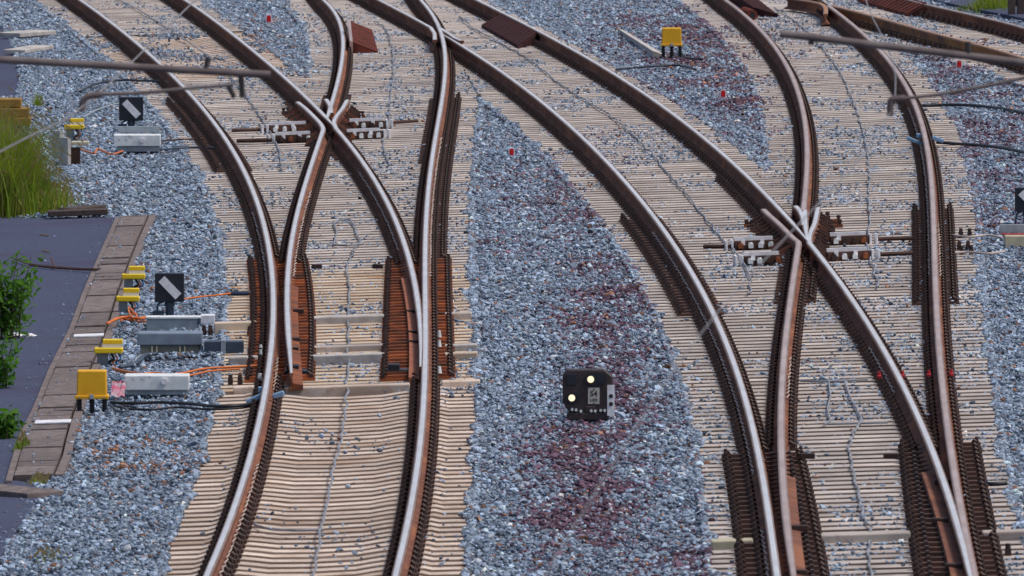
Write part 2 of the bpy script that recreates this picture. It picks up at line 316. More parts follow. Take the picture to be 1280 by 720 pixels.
# left turnout
sweep_rail('rail', course('A1L', YN, YF), TA)
sweep_rail('rail', course('A2R', YN, Yr(549, 33)) + pxpath([(551,35),(556,38.5),(562,42),(568,46.5),(577,50.5)], 3), TA)
sweep_rail('rail', course('A2R', Yr(551, 40), YF + 0.001)[:1] + course('A2R', Yr(551, 40) + 1.0, YF), TA) if False else None
def bladeA_open():
    P = course('A2L', toeA, Yr(403, 162)); return P
sweep_rail('switch_blade', bladeA_open() + pxpath([(403.5,159),(400,153),(391,143.5),(381,134),(372,127)], 3), TA, web='rust_orange' if False else 'rust_rail', taper=lambda t: min(1, 0.45 + t * 6), label='open switch blade standing clear of the left rail')
sweep_rail('switch_blade', course('A1R', toeAr, Yr(420, 160)) + pxpath([(418,155.5),(417.5,151),(421,144),(428,135),(434,124.5)], 3), TA, taper=lambda t: min(1, 0.35 + t * 4), label='closed switch blade lying against the right rail')
sweep_rail('rail', course('A1R', Yr(416.5, 156.5), YF), TA, taper=lambda t: min(1, 0.35 + t * 12))
sweep_rail('rail', course('A2L', Yr(413.5, 148), YF), TA, taper=lambda t: min(1, 0.5 + t * 12))
sweep_rail('spur_rail', pxpath([(407.5,123.5),(411,128.5),(413.2,134),(413.8,141)], 3), TA)
# outer half of the second crossing, top centre
sweep_rail('rail', course('A2R', Yr(551.5, 40.5), Yr(527, 0) + 18) if False else [RL['A2R'].P(y) for y in np.linspace(Yr(549, 33) + 0.4, YF, 30)], TA) if False else None
sweep_rail('wing_rail', [RL['B1L'].P(y) for y in np.linspace(YF, Yr(537, 34), 22)] + pxpath([(540,36.5),(543,41),(543.3,45),(543.5,49.5)], 3), TB)
sweep_rail('wing_rail', [RL['A2R'].P(y) for y in np.linspace(YF, Yr(550, 34.5), 20)], TA)
sweep_rail('rail', course('B1L', YN, Yr(552, 40.5)), TB, taper=lambda t: min(1, 0.35 + (1 - t) * 12))
# right turnout
sweep_rail('switch_blade', course('B1R', NY, Yr(1013, 303.5)) + pxpath([(1011.5,300),(1012,294),(1014.5,287),(1018.5,278),(1022.5,259)], 3), TB, taper=lambda t: min(1, 0.6 + t * 4))
sweep_rail('switch_blade', course('B2L', NY, Yr(999, 304)) + pxpath([(997.5,301),(990,295),(974.5,279.5),(961,267.5),(954.5,261)], 3), TB, head='steel_dull', taper=lambda t: min(1, 0.6 + t * 4))
sweep_rail('rail', course('B1R', Yr(1009.5, 300), YF), TB, taper=lambda t: min(1, 0.35 + t * 12))
sweep_rail('rail', [RL['B2L'].P(y) for y in np.linspace(Yr(1006, 262), YF, 50)], TB, head='steel_dull')
sweep_rail('crossing_nose', pxpath([(1009,299),(1007.5,288),(1006.5,276),(1006,262)], 4), TB, taper=lambda t: min(1, 0.4 + t * 1.2))
sweep_rail('spur_rail', pxpath([(994.5,257),(999.5,262.5),(1003.5,271),(1005,281)], 4), TB)
sweep_rail('rail', course('B2R', YN, Yr(1036, 6.5)), TB, head='steel_dull')
sweep_rail('wing_rail', pxpath([(985,-3),(1001,-0.5),(1015,1.5),(1027,4.5),(1032,9.5),(1031.7,17)], 4), TC, head='rust_head')
sweep_rail('rail', course('CL', Yr(1290, 75), Yr(1044, 6.5)), TC, head='rust_head', web='rust_ochre')
sweep_rail('rail', course('CR', Yr(1310, 41), YF), TC, head='steel_dull')
# ------------------------------------------------------------------ sleepers
def mono_mesh():
    st = [(-1.30,-.022),(-1.0,-.020),(-.93,-.003),(-.60,-.003),(-.52,-.012),(-.36,-.034),(0,-.042),(.36,-.034),(.52,-.012),(.60,-.003),(.93,-.003),(1.0,-.020),(1.30,-.022)]
    vs = []; fs = []; ms = []
    sec = [(-.145,-.22),(-.122,-.005),(-.114,0),(.114,0),(.122,-.005),(.145,-.22)]
    for u, z in st:
        for b, c in sec: vs.append((u, b, c + z if c > -.2 else c))
    n = len(sec)
    for i in range(len(st) - 1):
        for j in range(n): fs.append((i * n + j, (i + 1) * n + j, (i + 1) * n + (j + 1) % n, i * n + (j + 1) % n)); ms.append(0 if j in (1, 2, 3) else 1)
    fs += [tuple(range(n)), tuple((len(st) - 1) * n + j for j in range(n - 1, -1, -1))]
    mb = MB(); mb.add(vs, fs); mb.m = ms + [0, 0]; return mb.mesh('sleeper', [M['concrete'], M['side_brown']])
def bearer_mesh(name, mats, wd=.138, h=0):
    sec = [(-wd - .02,-.22),(-wd,-.005),(-wd + .007,h),(wd - .007,h),(wd,-.005),(wd + .02,-.22)]
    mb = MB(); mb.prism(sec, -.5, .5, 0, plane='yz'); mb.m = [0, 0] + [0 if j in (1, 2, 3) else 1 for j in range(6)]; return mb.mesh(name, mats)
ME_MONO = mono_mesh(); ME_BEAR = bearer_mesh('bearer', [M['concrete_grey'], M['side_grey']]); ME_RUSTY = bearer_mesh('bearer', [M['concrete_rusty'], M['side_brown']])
ROWS = []                         # (owner, centre X, Y, half length, heading, bearer kind)
yMono = Yof(484, 440); yA1top = Yof(98, 300); yM = Yof(92, 550)
def iv(a, b, Y, e=0.55): return [RL[a].x(Y) - e, RL[b].x(Y) + e]
STEP = 0.56
row = 0
Y = YN + 0.1
while Y < 262:
    # left system
    hd = lambda *k: sum(RL[q].h(Y) for q in k) / len(k)
    if Y < yMono:
        a, b = iv('A1L', 'A2R', Y); ROWS.append(('A', (a + b) / 2, Y, 1.3, hd('A1L', 'A2R'), 'mono'))
        i1 = i2 = None
    else:
        i1 = iv('A1L', 'A1R', Y); i2 = iv('A2L', 'A2R', Y)
        if Y < Yof(330, 440): i1 = i2 = iv('A1L', 'A2R', Y)
    b1 = iv('B1L', 'B1R', Y); b2 = iv('B2L', 'B2R', Y)
    c = iv('CL', 'CR', Y) if Y > Yof(110, 1280) else None
    if i1 is not None:
        mAB = Y >= yM and i2[1] > b1[0]
        if not mAB and i2[1] > b1[0] - .03: m = (i2[1] + b1[0]) / 2; i2[1] = m - .02; b1[0] = m + .02
        if i1 is i2 or (Y < yM and i1[1] > i2[0]):
            ROWS.append(('A', (i1[0] + i2[1]) / 2, Y, (i2[1] - i1[0]) / 2, hd('A1L', 'A1R', 'A2L', 'A2R'), 'rusty' if Y < Yof(335, 440) else 'bear'))
        else:
            if i1[1] > i2[0] - .03: m = (i1[1] + i2[0]) / 2; i1[1] = m - .02; i2[0] = m + .02
            ROWS.append(('A', (i1[0] + i1[1]) / 2, Y, (i1[1] - i1[0]) / 2, hd('A1L', 'A1R'), 'mono' if Y > yA1top and abs(i1[1] - i1[0] - 2.6) < .1 else 'bear'))
            if mAB: ROWS.append(('B', (i2[0] + b1[1]) / 2, Y, (b1[1] - i2[0]) / 2, hd('A2L', 'A2R', 'B1L', 'B1R'), 'bear')); b1 = None
            else: ROWS.append(('A', (i2[0] + i2[1]) / 2, Y, (i2[1] - i2[0]) / 2, hd('A2L', 'A2R'), 'bear'))
    if c is not None and b2 is not None:
        if b2[1] > c[0]:
            if Y > Yof(22, 1050): b2[1] = c[1]; c = None
            else: m = (b2[1] + c[0]) / 2; b2[1] = m - .02; c[0] = m + .02
    if b1 is not None:
        if b1[1] > b2[0]: ROWS.append(('B', (b1[0] + b2[1]) / 2, Y, (b2[1] - b1[0]) / 2, hd('B1L', 'B1R', 'B2L', 'B2R'), 'bear')); b2 = None
        else: ROWS.append(('B', (b1[0] + b1[1]) / 2, Y, (b1[1] - b1[0]) / 2, hd('B1L', 'B1R'), 'bear'))
    if b2 is not None: ROWS.append(('B', (b2[0] + b2[1]) / 2, Y, (b2[1] - b2[0]) / 2, hd('B2L', 'B2R'), 'bear'))
    if c is not None: ROWS.append(('C', (c[0] + c[1]) / 2, Y, (c[1] - c[0]) / 2, hd('CL', 'CR'), 'bear'))
    Y += STEP
OWN = {'A': TA, 'B': TB, 'C': TC}
ANG = math.atan(TILT)
def place(o, X, Y, hd, h=0.0, sx=1.0):
    o.rotation_euler = (0, -ANG, -math.atan(hd)); o.location = (X, Y, gz(X, h)); o.scale = (sx, 1, 1)
cnt = {'A': 0, 'B': 0, 'C': 0}; rest = {'A': [], 'B': [], 'C': []}
for own, X, Y, hl, hd_, kind in ROWS:
    me = {'mono': ME_MONO, 'bear': ME_BEAR, 'rusty': ME_RUSTY}[kind]
    sx = 1.0 if kind == 'mono' else 2 * hl * random.uniform(.995, 1.003)
    X += random.uniform(-.015, .015); hh = random.uniform(-.002, .001)
    if cnt[own] < 300:
        o = link('sleeper', me, OWN[own]); place(o, X, Y, hd_ + random.uniform(-.001, .001), hh, sx); cnt[own] += 1
    else: rest[own].append((me, X, Y, hd_, hh, sx))
def joined(name, items, mats, parent):
    mb = MB()
    for me, X in items:
        mb.add([v.co for v in me.vertices], [tuple(p.vertices) for p in me.polygons], 0, X)
    o = mb.build(name, mats, parent); o['kind'] = 'stuff'; return o
for own, L_ in rest.items():
    if L_:
        joined('far_sleepers', [(me, Matrix.Translation((X, Y, gz(X, h))) @ Euler((0, -ANG, -math.atan(hd_))).to_matrix().to_4x4() @ Matrix.Diagonal((sx, 1, 1, 1))) for me, X, Y, hd_, h, sx in L_], [M['concrete_grey']], OWN[own])
# ------------------------------------------------------------------ fastenings at every rail seat
def seat_mesh(le, re, style):
    """plate and spring clips at one rail seat; x across the rail"""
    mb = MB(); pd = .085
    pm = {'plain': 1, 'slide': 2, 'dark': 1}[style]
    mb.box(((re - le) / 2, 0, .0135), (le + re, pd * 2, .027), pm)
    if style != 'plain':
        for e, sg in ((le, -1), (re, 1)):
            if e > .2: mb.box((sg * (e + .09) / 2, 0, .034), (e - .09, .10, .045), pm)
    def clip(cx, sg):
        mb.box((cx, 0, .045), (.035, .13, .04), 0)
        mb.tube([(cx + .02 * sg, -.055, .05), (cx - .025 * sg, -.045, .085), (cx - .04 * sg, -.01, .06), (cx - .01 * sg, 0, .075), (cx - .04 * sg, .01, .06), (cx - .025 * sg, .045, .085), (cx + .02 * sg, .055, .05)], .0105, 4, 0)
        mb.cyl((cx, 0, .05), (cx, 0, .108), .018, .016, 6, 0)
    if style == 'plain' or re <= le: clip(.112, 1)
    if style == 'plain' or le <= re: clip(-.112, -1)
    for e, sg in ((le, -1), (re, 1)):
        if e > .21:
            clip(sg * (e - .035), sg)
            if style != 'slide' and e > .3: mb.box((sg * (e - .14), 0, .045), (.03, .14, .05), 0)
    return mb.mesh('rail_clip', [M['clip'], M['rust_dark'], M['rust_orange']])
SEAT = {}
def seat(le, re, style):
    k = (round(le * 20) / 20, round(re * 20) / 20, style)
    if k not in SEAT: SEAT[k] = seat_mesh(*k)
    return SEAT[k]
# per rail: photo rows (y0, y1), reach of the plate left and right of the rail, finish
ZONES = {
 'A1L': [(128,216,.32,.20,'plain'),(330,477,.26,.45,'slide')],
 'A2R': [(125,206,.20,.26,'plain'),(206,330,.17,.24,'plain'),(330,477,.45,.28,'slide')],
 'A1R': [(128,160,.22,.20,'plain'),(160,200,.20,.2,'plain')],
 'A2L': [(120,160,.2,.2,'plain')],
 'B1L': [(276,396,.32,.18,'plain'),(572,760,.30,.44,'dark')],
 'B1R': [(225,300,.24,.2,'plain'),(572,760,.5,.14,'dark')],
 'B2L': [(300,380,.22,.24,'plain'),(565,760,.15,.36,'dark')],
 'B2R': [(262,382,.24,.24,'plain'),(560,760,.46,.29,'dark')],
}
LIM = {'A1R': (0, toeAr + .3), 'A2L': (0, toeA + .3), 'CL': (Yof(110, 1280), 300), 'CR': (Yof(70, 1280), 300)}
seats = {'A': [], 'B': [], 'C': []}
RY = sorted({round(r[2], 4) for r in ROWS})
for k, rl in RL.items():
    lo = YN; hi = 262
    if k in ('A1R', 'A2L'): lo = {'A1R': toeAr, 'A2L': toeA}[k] + .2
    if k == 'CL': lo, hi = Yof(110, 1280), Yr(1044, 6)
    if k == 'CR': lo = Yof(75, 1280)
    for Y in RY:
        if Y < lo or Y > hi: continue
        X = rl.x(Y); y = pix((X, Y, gz(X)))[1]; le, re, stl = .155, .155, 'plain'
        for y0, y1, a, b, s_ in ZONES.get(k, []):
            if y0 <= y < y1: le, re, stl = a, b, s_
        if y > 484 and k in ('A1L', 'A2R'): le = re = .145
        if (k in ('A1R', 'A2L') and y > 335) or (k == 'B1R' and y > 572) or (k == 'B2L' and y > 565): continue
        # sleepers lie square to the track, so the seat shifts along it a little
        row_c = min((r for r in ROWS if abs(r[2] - Y) < 1e-3 and abs(r[1] - X) <= r[3]), key=lambda r: abs(r[1] - X), default=None)
        Ys = Y if row_c is None else Y - (X - row_c[1]) * row_c[4]
        seats[k[0]].append((Ys, rl.x(Ys), rl.h(Ys), le, re, stl))
for own, L_ in seats.items():
    L_.sort()
    far = {}
    for i, (Y, X, h_, le, re, stl) in enumerate(L_):
        me = seat(le, re, stl)
        if i < 300: place(link('rail_clip', me, OWN[own]), X, Y, h_, .001)
        else: far.setdefault('f', []).append((me, X, Y, h_))
    if far:
        mb = MB()
        for me, X, Y, h_ in far['f']:
            T = Matrix.Translation((X, Y, gz(X, .001))) @ Euler((0, -ANG, -math.atan(h_))).to_matrix().to_4x4()
            o0 = len(mb.v); mb.v += [tuple(T @ v.co) for v in me.vertices]
            for p in me.polygons: mb.f.append(tuple(i + o0 for i in p.vertices)); mb.m.append(p.material_index)
        o = mb.build('far_rail_clips', [M['clip'], M['rust_dark'], M['rust_orange']], OWN[own]); o['kind'] = 'stuff'
# heating cable along rail feet
def foot_cable(k, y0, y1, px, lat, parent):
    Ya, Yb = sorted((Yr(px, y0), Yr(px, y1))); P = []; Y = Ya; i = 0
    while Y < Yb:
        P.append(RL[k].P(Y, lat + (.012 if i % 2 else -.012) * random.uniform(.5, 1.3), .066 + random.uniform(-.006, .012))); Y += .3; i += 1
    mb = MB(); mb.tube(P, .0065, 4); mb.build('heating_cable', M['cable_pale'], parent)
for k, a, b, px, lat, t in [('A1L',250,345,335,-.055,TA),('A1L',560,716,285,.055,TA),('A1L',430,470,335,.06,TA),('A2R',160,330,538,.055,TA),('A1R',200,300,480,-.05,TA),('A2L',225,330,370,.055,TA),
                            ('B1L',272,575,900,-.055,TB),('B1L',640,716,965,-.055,TB),('B1R',415,475,1100,-.055,TB),('B2L',430,480,980,.055,TB),('B2R',120,330,1160,-.055,TB),('B2R',262,330,1167,.06,TB)]:
    foot_cable(k, a, b, px, lat, t)
# crossing: rusted cast plates under the wings, and the two steel ties with white-headed bolts
def crossing_bits(t, rows, plates):
    for (xa, ya, xb, yb, wl) in rows:
        a = G(xa, ya, .05); b = G(xb, yb, .05); d = b - a; L = d.length; ang = math.atan2(d.y, d.x)
        X = Matrix.Translation((a.x, a.y, gz(a.x))) @ Euler((0, -ANG, ang * .2)).to_matrix().to_4x4()
        mb = MB(); L = (b.x - a.x)
        mb.box((L / 2, .01, .03), (L, .18, .14), 0, X)
        mb.build('steel_tie', M['rust_dark'], t)
        mw = MB(); mw.box((L / 2, .075, .118), (L * .96, .05, .04), 0, X)
        for q in range(int(L / .22)): mw.box(((q + .4) * .22, -.085, .085), (.045, .02, .06), 0, X)
        for q in (.06, .16, .26) if wl else ():
            pass
        mw.build('tie_edge', M['white'], t)
        n = max(4, int(L / .16))
        for i in range(n):
            u = (i + .5) / n * L
            mbb = MB(); wht = random.random() < .45
            mbb.box((u, -.105, .045), (.055, .04, .05), 0, X); mbb.cyl(X @ Vector((u, -.105, .06)), X @ Vector((u, -.105, .085)), .024, .02, 6)
            mbb.build('tie_bolt', M['galv_pale'] if wht else (M['rust_orange'] if random.random() < .25 else M['clip']), t)
        for u in (-.10, -.03) if wl < 0 else (L + .03, L + .10):
            mbb = MB(); mbb.box((u, 0, .05), (.028, .14, .13), 0, X, bev=.006); mbb.build('end_bracket', M['white'], t)
    for (xa, xb, y) in plates:
        a = G(xa, y, .02); b = G(xb, y, .02); mb = MB()
        X = Matrix.Translation((a.x, a.y, gz(a.x))) @ Euler((0, -ANG, 0)).to_matrix().to_4x4(); L = b.x - a.x
        mb.box((L / 2, 0, .02), (L, .20, .036), 0, X)
        for u in (0.03, L * .33, L - .03): mb.box((u, 0, .055), (.03, .17, .05), 1, X); mb.cyl(X @ Vector((u, -.03, .06)), X @ Vector((u, -.03, .09)), .028, .022, 6, 1)
        mb.build('crossing_plate', [M['rust_orange'] if random.random() < .35 else M['rust_dark'], M['clip']], t)
crossing_bits(TA, [(337,161.5,385,158,-1),(345,174,391,170,-1),(437,157,481,154,1),(434,170,478,166.5,1)],
              [(352,377,141),(356,383,145),(362,388,149),(367,393,153.5),(372,398,158),(377,400,163),(425,446,141),(424,456,146),(421,452,150),(420,440,155),(420,436,160),(406,422,163),(405,424,168),(404,428,173),(398,436,179)])
crossing_bits(TB, [(918,307,968,303,-1),(930,326,976,321,-1),(1038,301,1084,298,1),(1034,321,1086,316,1)],
              [(930,962,282),(938,968,287),(945,975,291),(950,983,295),(956,990,300),(962,992,306),(1020,1038,272),(1022,1052,277),(1022,1054,283),(1018,1044,289),(1016,1042,295),(1014,1034,300),(1001,1016,309),(1000,1019,316),(996,1022,323),(993,1028,331)])
for t, x0, x1, y, y1 in [(TB,1096,1142,299,297.5),(TB,1098,1142,318,316),(TB,880,914,308,308),(TA,290,332,163,162),(TA,296,340,176,175),(TA,489,522,153,151)]:
    a, b = G(x0, y, .045), G(x1, y1, .045); mb = MB(); mb.cyl(a, b, .026, .026, 6); mb.build('crossing_rod', M['rust_dark'], t)
# raking chairs that carry the wing rails
def wing_chairs(t, pts, sg, l0, l1, dn):
    pts = pts[:-1]; l1 *= .72
    P = pxpath(pts, 8); L = [0]
    for a, b in zip(P, P[1:]): L.append(L[-1] + (b - a).length)
    d = .2
    while d < L[-1]:
        i = max(j for j in range(len(L)) if L[j] <= d); i = min(i, len(P) - 2); p = P[i].lerp(P[i + 1], (d - L[i]) / (L[i + 1] - L[i]))
        mb = MB(); mb.prism([(sg * l0, .02), (sg * l1, .02), (sg * l1, .05), (sg * (l1 - .04), .055), (sg * (l0 + .02), .13), (sg * l0, .13)], -.024, .024, 0, Matrix.Translation((p.x, p.y, gz(p.x))))
        mb.build('wing_chair', M[random.choice(['rust_dark', 'rust_dark', 'rust_brown'])], t); d += dn
wing_chairs(TA, [(372,127),(381,134),(391,143.5),(400,153),(403.5,159),(401,167),(397,180)], -1, .045, .30, .6)
wing_chairs(TA, [(434,124.5),(428,135),(421,144),(417.5,151),(421,160),(430,173)], 1, .045, .28, .6)
wing_chairs(TB, [(954.5,261),(961,267.5),(974.5,279.5),(990,295),(997.5,301),(995,318)], -1, .045, .32, .6)
wing_chairs(TB, [(1022.5,259),(1018.5,278),(1014.5,287),(1012,294),(1013,303),(1024,318)], 1, .045, .30, .6)
# broad hollow bearers at the switch, and the switch-toe blocks
def beam(t, xa, xb, y, wd, h, m, name='hollow_sleeper', dy=0):
    a, b = G(xa, y, h), G(xb, y + dy, h); mb = MB(); L = b.x - a.x
    X = Matrix.Translation((a.x, a.y, gz(a.x))) @ Euler((0, -ANG, 0)).to_matrix().to_4x4()
    mb.box((L / 2, 0, h / 2 - .06), (L, wd, h + .12), 0, X, bev=.012); return mb.build(name, M[m], t)
for xa, xb, y, h, m in [(268,320,403,.085,'concrete_rusty'),(391,480,396,.075,'pale_concrete'),(556,590,391,.07,'concrete_grey'),(388,481,444,.085,'pale_concrete'),(388,481,433,.06,'concrete_grey'),(556,597,431,.06,'pale_concrete'),(556,597,441,.065,'concrete_rusty'),(286,322,446,.07,'pale_concrete'),(292,322,483,.05,'concrete'),(357,512,484,.05,'concrete'),(552,600,476,.04,'concrete')]:
    beam(TA, xa, xb, y, .24, h, m)
for xa, xb, y, h, m in [(889,942,675,.06,'cream'),(1023,1140,668,.07,'concrete_grey'),(1228,1290,664,.07,'concrete_grey')]:
    beam(TB, xa, xb, y, .26, h, m)
for xa, xb, y in [(356,388,472),(482,524,471)]:
    mb = MB(); a, b = G(xa, y), G(xb, y)
    mb.box(((a.x + b.x) / 2, a.y, gz(a.x, .02)), (b.x - a.x, .3, .11), 0); mb.box((a.x + .08, a.y, gz(a.x, .09)), (.12, .2, .08), 0, bev=.01); mb.build('toe_block', M['black'], TA)
def toe_rod(t, x0, x1, y, m):
    a, b = G(x0, y, .07), G(x1, y, .07); mb = MB(); mb.cyl(a, b, .018, .018, 6); mb.build('switch_rod', M[m], t)
for x, y, r in [(326,437,.022),(326,443,.018),(549,419,.024),(549,431,.024),(549,464,.026),(325,473,.028)]:
    mb = MB(); p = G(x, y, .08); mb.cyl(p - Vector((0, 0, .02)), p + Vector((0, 0, .05)), r, r * .6, 8); mb.build('bolt_cap', M['galv_pale'], TA)
def blade_foot(k, Ya, Yb, l0, l1, m, t):
    mb = MB(); n = 24; vs = []
    for i in range(n + 1):
        Y = Ya + (Yb - Ya) * i / n
        vs += [RL[k].P(Y, l0, .10), RL[k].P(Y, l1, .075), RL[k].P(Y, l1, .03), RL[k].P(Y, l0, .03)]
    mb.add(vs, [(4*i + j, 4*i + (j + 1) % 4, 4*i + 4 + (j + 1) % 4, 4*i + 4 + j) for i in range(n) for j in range(4)] + [(0, 1, 2, 3), (4*n, 4*n+3, 4*n+2, 4*n+1)])
    mb.build('blade_foot', M[m], t)
blade_foot('A2L', toeA, Yr(361, 345), .012, .115, 'rust_orange', TA); blade_foot('A1R', toeAr, Yr(516, 335), -.115, -.012, 'rust_foot', TA)
blade_foot('B1R', NY, Yr(1170, 575), -.13, -.012, 'rust_rail', TB); blade_foot('B2L', NY, Yr(976, 580), .012, .12, 'rust_rail', TB)
for x, y in [(396,333),(472,333),(368,425),(366,437),(373,389),(514,390),(516,416),(517,428)]:
    mb = MB(); p = G(x, y, .09); mb.box(p, (.12, .06, .05), 0, bev=.008); mb.build('blade_bracket', M['clip'], TA)
for x, y in [(1009,570),(1114,570),(1178,603),(1175,651),(1192,708),(1000,660),(998,716)]:
    mb = MB(); p = G(x, y, .1); mb.box(p, (.14, .08, .05), 0, bev=.008); mb.build('blade_bracket', M['clip'], TB)
for x, y in [(1099,471),(1128,470),(1161,469),(1189,468)]:
    mb = MB(); p = G(x, y, .11); mb.box(p, (.045, .12, .035), 0, bev=.01); mb.cyl(p, p + Vector((0, 0, .05)), .018, .015, 6); mb.build('painted_clip', M['redpaint'], TB)['label'] = 'red painted rail clip'
# ------------------------------------------------------------------ ground
PATH_R = [(152,271),(135,310),(122,340),(111,366),(95,410),(70,460),(50,510),(35,540),(25,572),(17,600)]      # path side of the cable trough
LID_R = [(186,269),(172,300),(160,330),(147,365),(135,405),(122,440),(107,474),(97,500),(87,530),(82,548),(77,570),(67,594)]
PH = -0.03
def inpoly(x, y, poly):
    c = np.zeros(x.shape, bool); n = len(poly)
    for i in range(n):
        x0, y0 = poly[i]; x1, y1 = poly[(i + 1) % n]
        if y0 == y1: continue
        c ^= ((y0 > y) != (y1 > y)) & (x < (x1 - x0) * (y - y0) / (y1 - y0) + x0)
    return c
asph_px = [(152,271.5)] + PATH_R[1:] + [(40,604),(50,612),(30,650),(12,675),(-4,704),(-60,745)]
asph = [G(a, b, PH)[:2] for a, b in asph_px] + [(-14.0, G(-60,745,PH).y), (-14.0, Yof(272, 0, PH)), G(-60, 273, PH)[:2], G(0, 272.5, PH)[:2]]
path2 = [G(a, b, PH)[:2] for a, b in [(-80,128),(-20,126),(18,122),(24,100),(16,62),(8,44),(-10,22),(-90,10)]]
lid_poly = [G(a, b, 0)[:2] for a, b in PATH_R] + [G(a, b, 0)[:2] for a, b in [(x + 9, y) for x, y in LID_R[::-1]]]
def track_mask(x, y, e):
    """True where the sleepers of any track lie; e widens the strip"""
    m = np.zeros(x.shape, bool)
    for a, b, lo, hi in [('A1L','A1R',yMono,400),('A2L','A2R',yMono,400),('A1L','A2R',0,Yof(330,440)),('B1L','B1R',0,400),('B2L','B2R',0,400),('CL','CR',Yof(115,1280),400)]:
        ys = np.linspace(100, 290, 400); xa = np.array([RL[a].x(q) for q in ys]); xb = np.array([RL[b].x(q) for q in ys])
        m |= (x > np.interp(y, ys, xa) - .55 - e) & (x < np.interp(y, ys, xb) + .55 + e) & (y > lo) & (y < hi)
    return m
def surf(x, y):
    h = -.035 + .05 * (smooth_noise(x * .9, y * .35, 3) - .5) + .05 * (smooth_noise(x * 2.6, y * 1.2, 5) - .5)
    return h
xs = np.concatenate([[-1500, -400, -120, -40, -20], np.arange(-13, 13.01, .2), [20, 40, 120, 400, 1500]])
ys = np.concatenate([[-300, 0, 60, 100], np.arange(112, 280, .4), [300, 400, 800, 3000]])
GX, GY = np.meshgrid(xs, ys); H = surf(GX, GY) - .035
tm = track_mask(GX, GY, .02); H[tm] = -.105
H[inpoly(GX, GY, asph) | inpoly(GX, GY, path2)] = -.16
H[inpoly(GX, GY, lid_poly)] = -.2
Z = H + TILT * np.clip(GX, -30, 30)
V = np.stack([GX, GY, Z], -1).reshape(-1, 3); nx, ny = len(xs), len(ys)
F = [(j * nx + i, j * nx + i + 1, (j + 1) * nx + i + 1, (j + 1) * nx + i) for j in range(ny - 1) for i in range(nx - 1)]
me = bpy.data.meshes.new('ground'); me.from_pydata(V.tolist(), [], F); me.materials.append(M['soil']); me.polygons.foreach_set('use_smooth', [True] * len(F))
gr = link('ground', me); gr['kind'] = 'structure'
def sheet(name, poly, h0, h1, m):
    mb = MB(); n = len(poly); vs = [(x, y, gz(x, h1)) for x, y in poly] + [(x, y, gz(x, h0)) for x, y in poly]
    mb.add(vs, [tuple(range(n))] + [(i, (i + 1) % n, (i + 1) % n + n, i + n) for i in range(n)])
    o = mb.build(name, M[m]); o['kind'] = 'structure'; return o
sheet('asphalt_path', asph, -.3, PH, 'asphalt'); sheet('asphalt_path', path2, -.3, PH, 'asphalt')
sheet('asphalt_path', [G(a, b, .02)[:2] for a, b in [(1120,-25),(1160,-2),(1205,8),(1250,17),(1330,33),(1420,20),(1400,-25)]], -.3, .02, 'asphalt')
# cable trough with its lids
trough = thing('cable_trough', 'brown-grey concrete cable trough with flat lids along the asphalt path', 'cable trough', (0, 0, 0))
def lerp_edge(E, y):
    E = sorted(E, key=lambda p: p[1]); return float(np.interp(y, [p[1] for p in E], [p[0] for p in E]))
y = 269.8; Ycur = Yof(270, 170)
Yend = Yof(596, 40)
L_ = []
while Ycur > Yend:
    dl = random.choice([.65, .65, .65, 1.3, .65, 1.95]); L_.append((Ycur, max(Ycur - dl, Yend))); Ycur -= dl
def edge_x(E, Y):
    W = sorted([(G(a, b, 0).y, G(a, b, 0).x) for a, b in E]); return float(np.interp(Y, [q[0] for q in W], [q[1] for q in W]))
for Ya, Yb in L_:
    gap = random.choice([.012, .02, .05]); mb = MB(); hh = .012 + random.uniform(-.008, .012)
    q = [(edge_x(PATH_R, Yb + gap), Yb + gap), (edge_x(LID_R, Yb + gap) - .012, Yb + gap), (edge_x(LID_R, Ya) - .012, Ya), (edge_x(PATH_R, Ya), Ya)]
    mb.add([(x, yy, gz(x, hh)) for x, yy in q] + [(x, yy, gz(x, -.08)) for x, yy in q], [(0,1,2,3),(0,4,5,1),(1,5,6,2),(2,6,7,3),(3,7,4,0)])
    mb.build('trough_lid', M['slab'], trough)
mb = MB()
for E, sg in ((PATH_R, -1), (LID_R, 1)):
    W = [G(a, b, 0) for a, b in E]; W = [Vector((p.x, p.y, 0)) for p in W]
    n = len(W); vs = []
    for p in W:
        x0, x1 = (p.x - .075, p.x - .015) if sg < 0 else (p.x + .012, p.x + .09)
        hh = -.005 if sg < 0 else .005
        vs += [(x0, p.y, gz(x0, hh)), (x1, p.y, gz(x1, hh)), (x0, p.y, gz(x0, -.25)), (x1, p.y, gz(x1, -.25))]
    mb.add(vs, [f for i in range(n - 1) for f in ((4*i, 4*i+1, 4*i+5, 4*i+4), (4*i, 4*i+4, 4*i+6, 4*i+2), (4*i+1, 4*i+3, 4*i+7, 4*i+5))] + [(0, 1, 3, 2), (4*n-4, 4*n-3, 4*n-1, 4*n-2)])
mb.build('trough_wall', M['slab'], trough)
for (x0, y0, x1) in [(92.5,419.5,129),(44,527.5,88)]:
    a, b = G(x0, y0, .03), G(x1, y0, .03); mb = MB(); mb.box(((a.x + b.x) / 2, a.y, gz((a.x + b.x) / 2, .028)), (b.x - a.x, .42, .012), 0, rot=Euler((0, -ANG, 0)).to_matrix()); mb.build('white_stripe', M['white'], trough)
a, b = G(-10, 618, 0), G(42, 606, 0); mb = MB()
mb.box((0, 0, 0), (b.x - a.x + .05, 1.1, .07), 0, bev=.01); o = mb.build('concrete_slab', M['slab']); o.location = ((a.x + b.x) / 2, (a.y + b.y) / 2 - .2, gz((a.x + b.x) / 2, -.01)); o.rotation_euler = (0, -ANG, .6); tag(o, 'loose brown-grey concrete slab lying across the near end of the cable trough', 'slab')
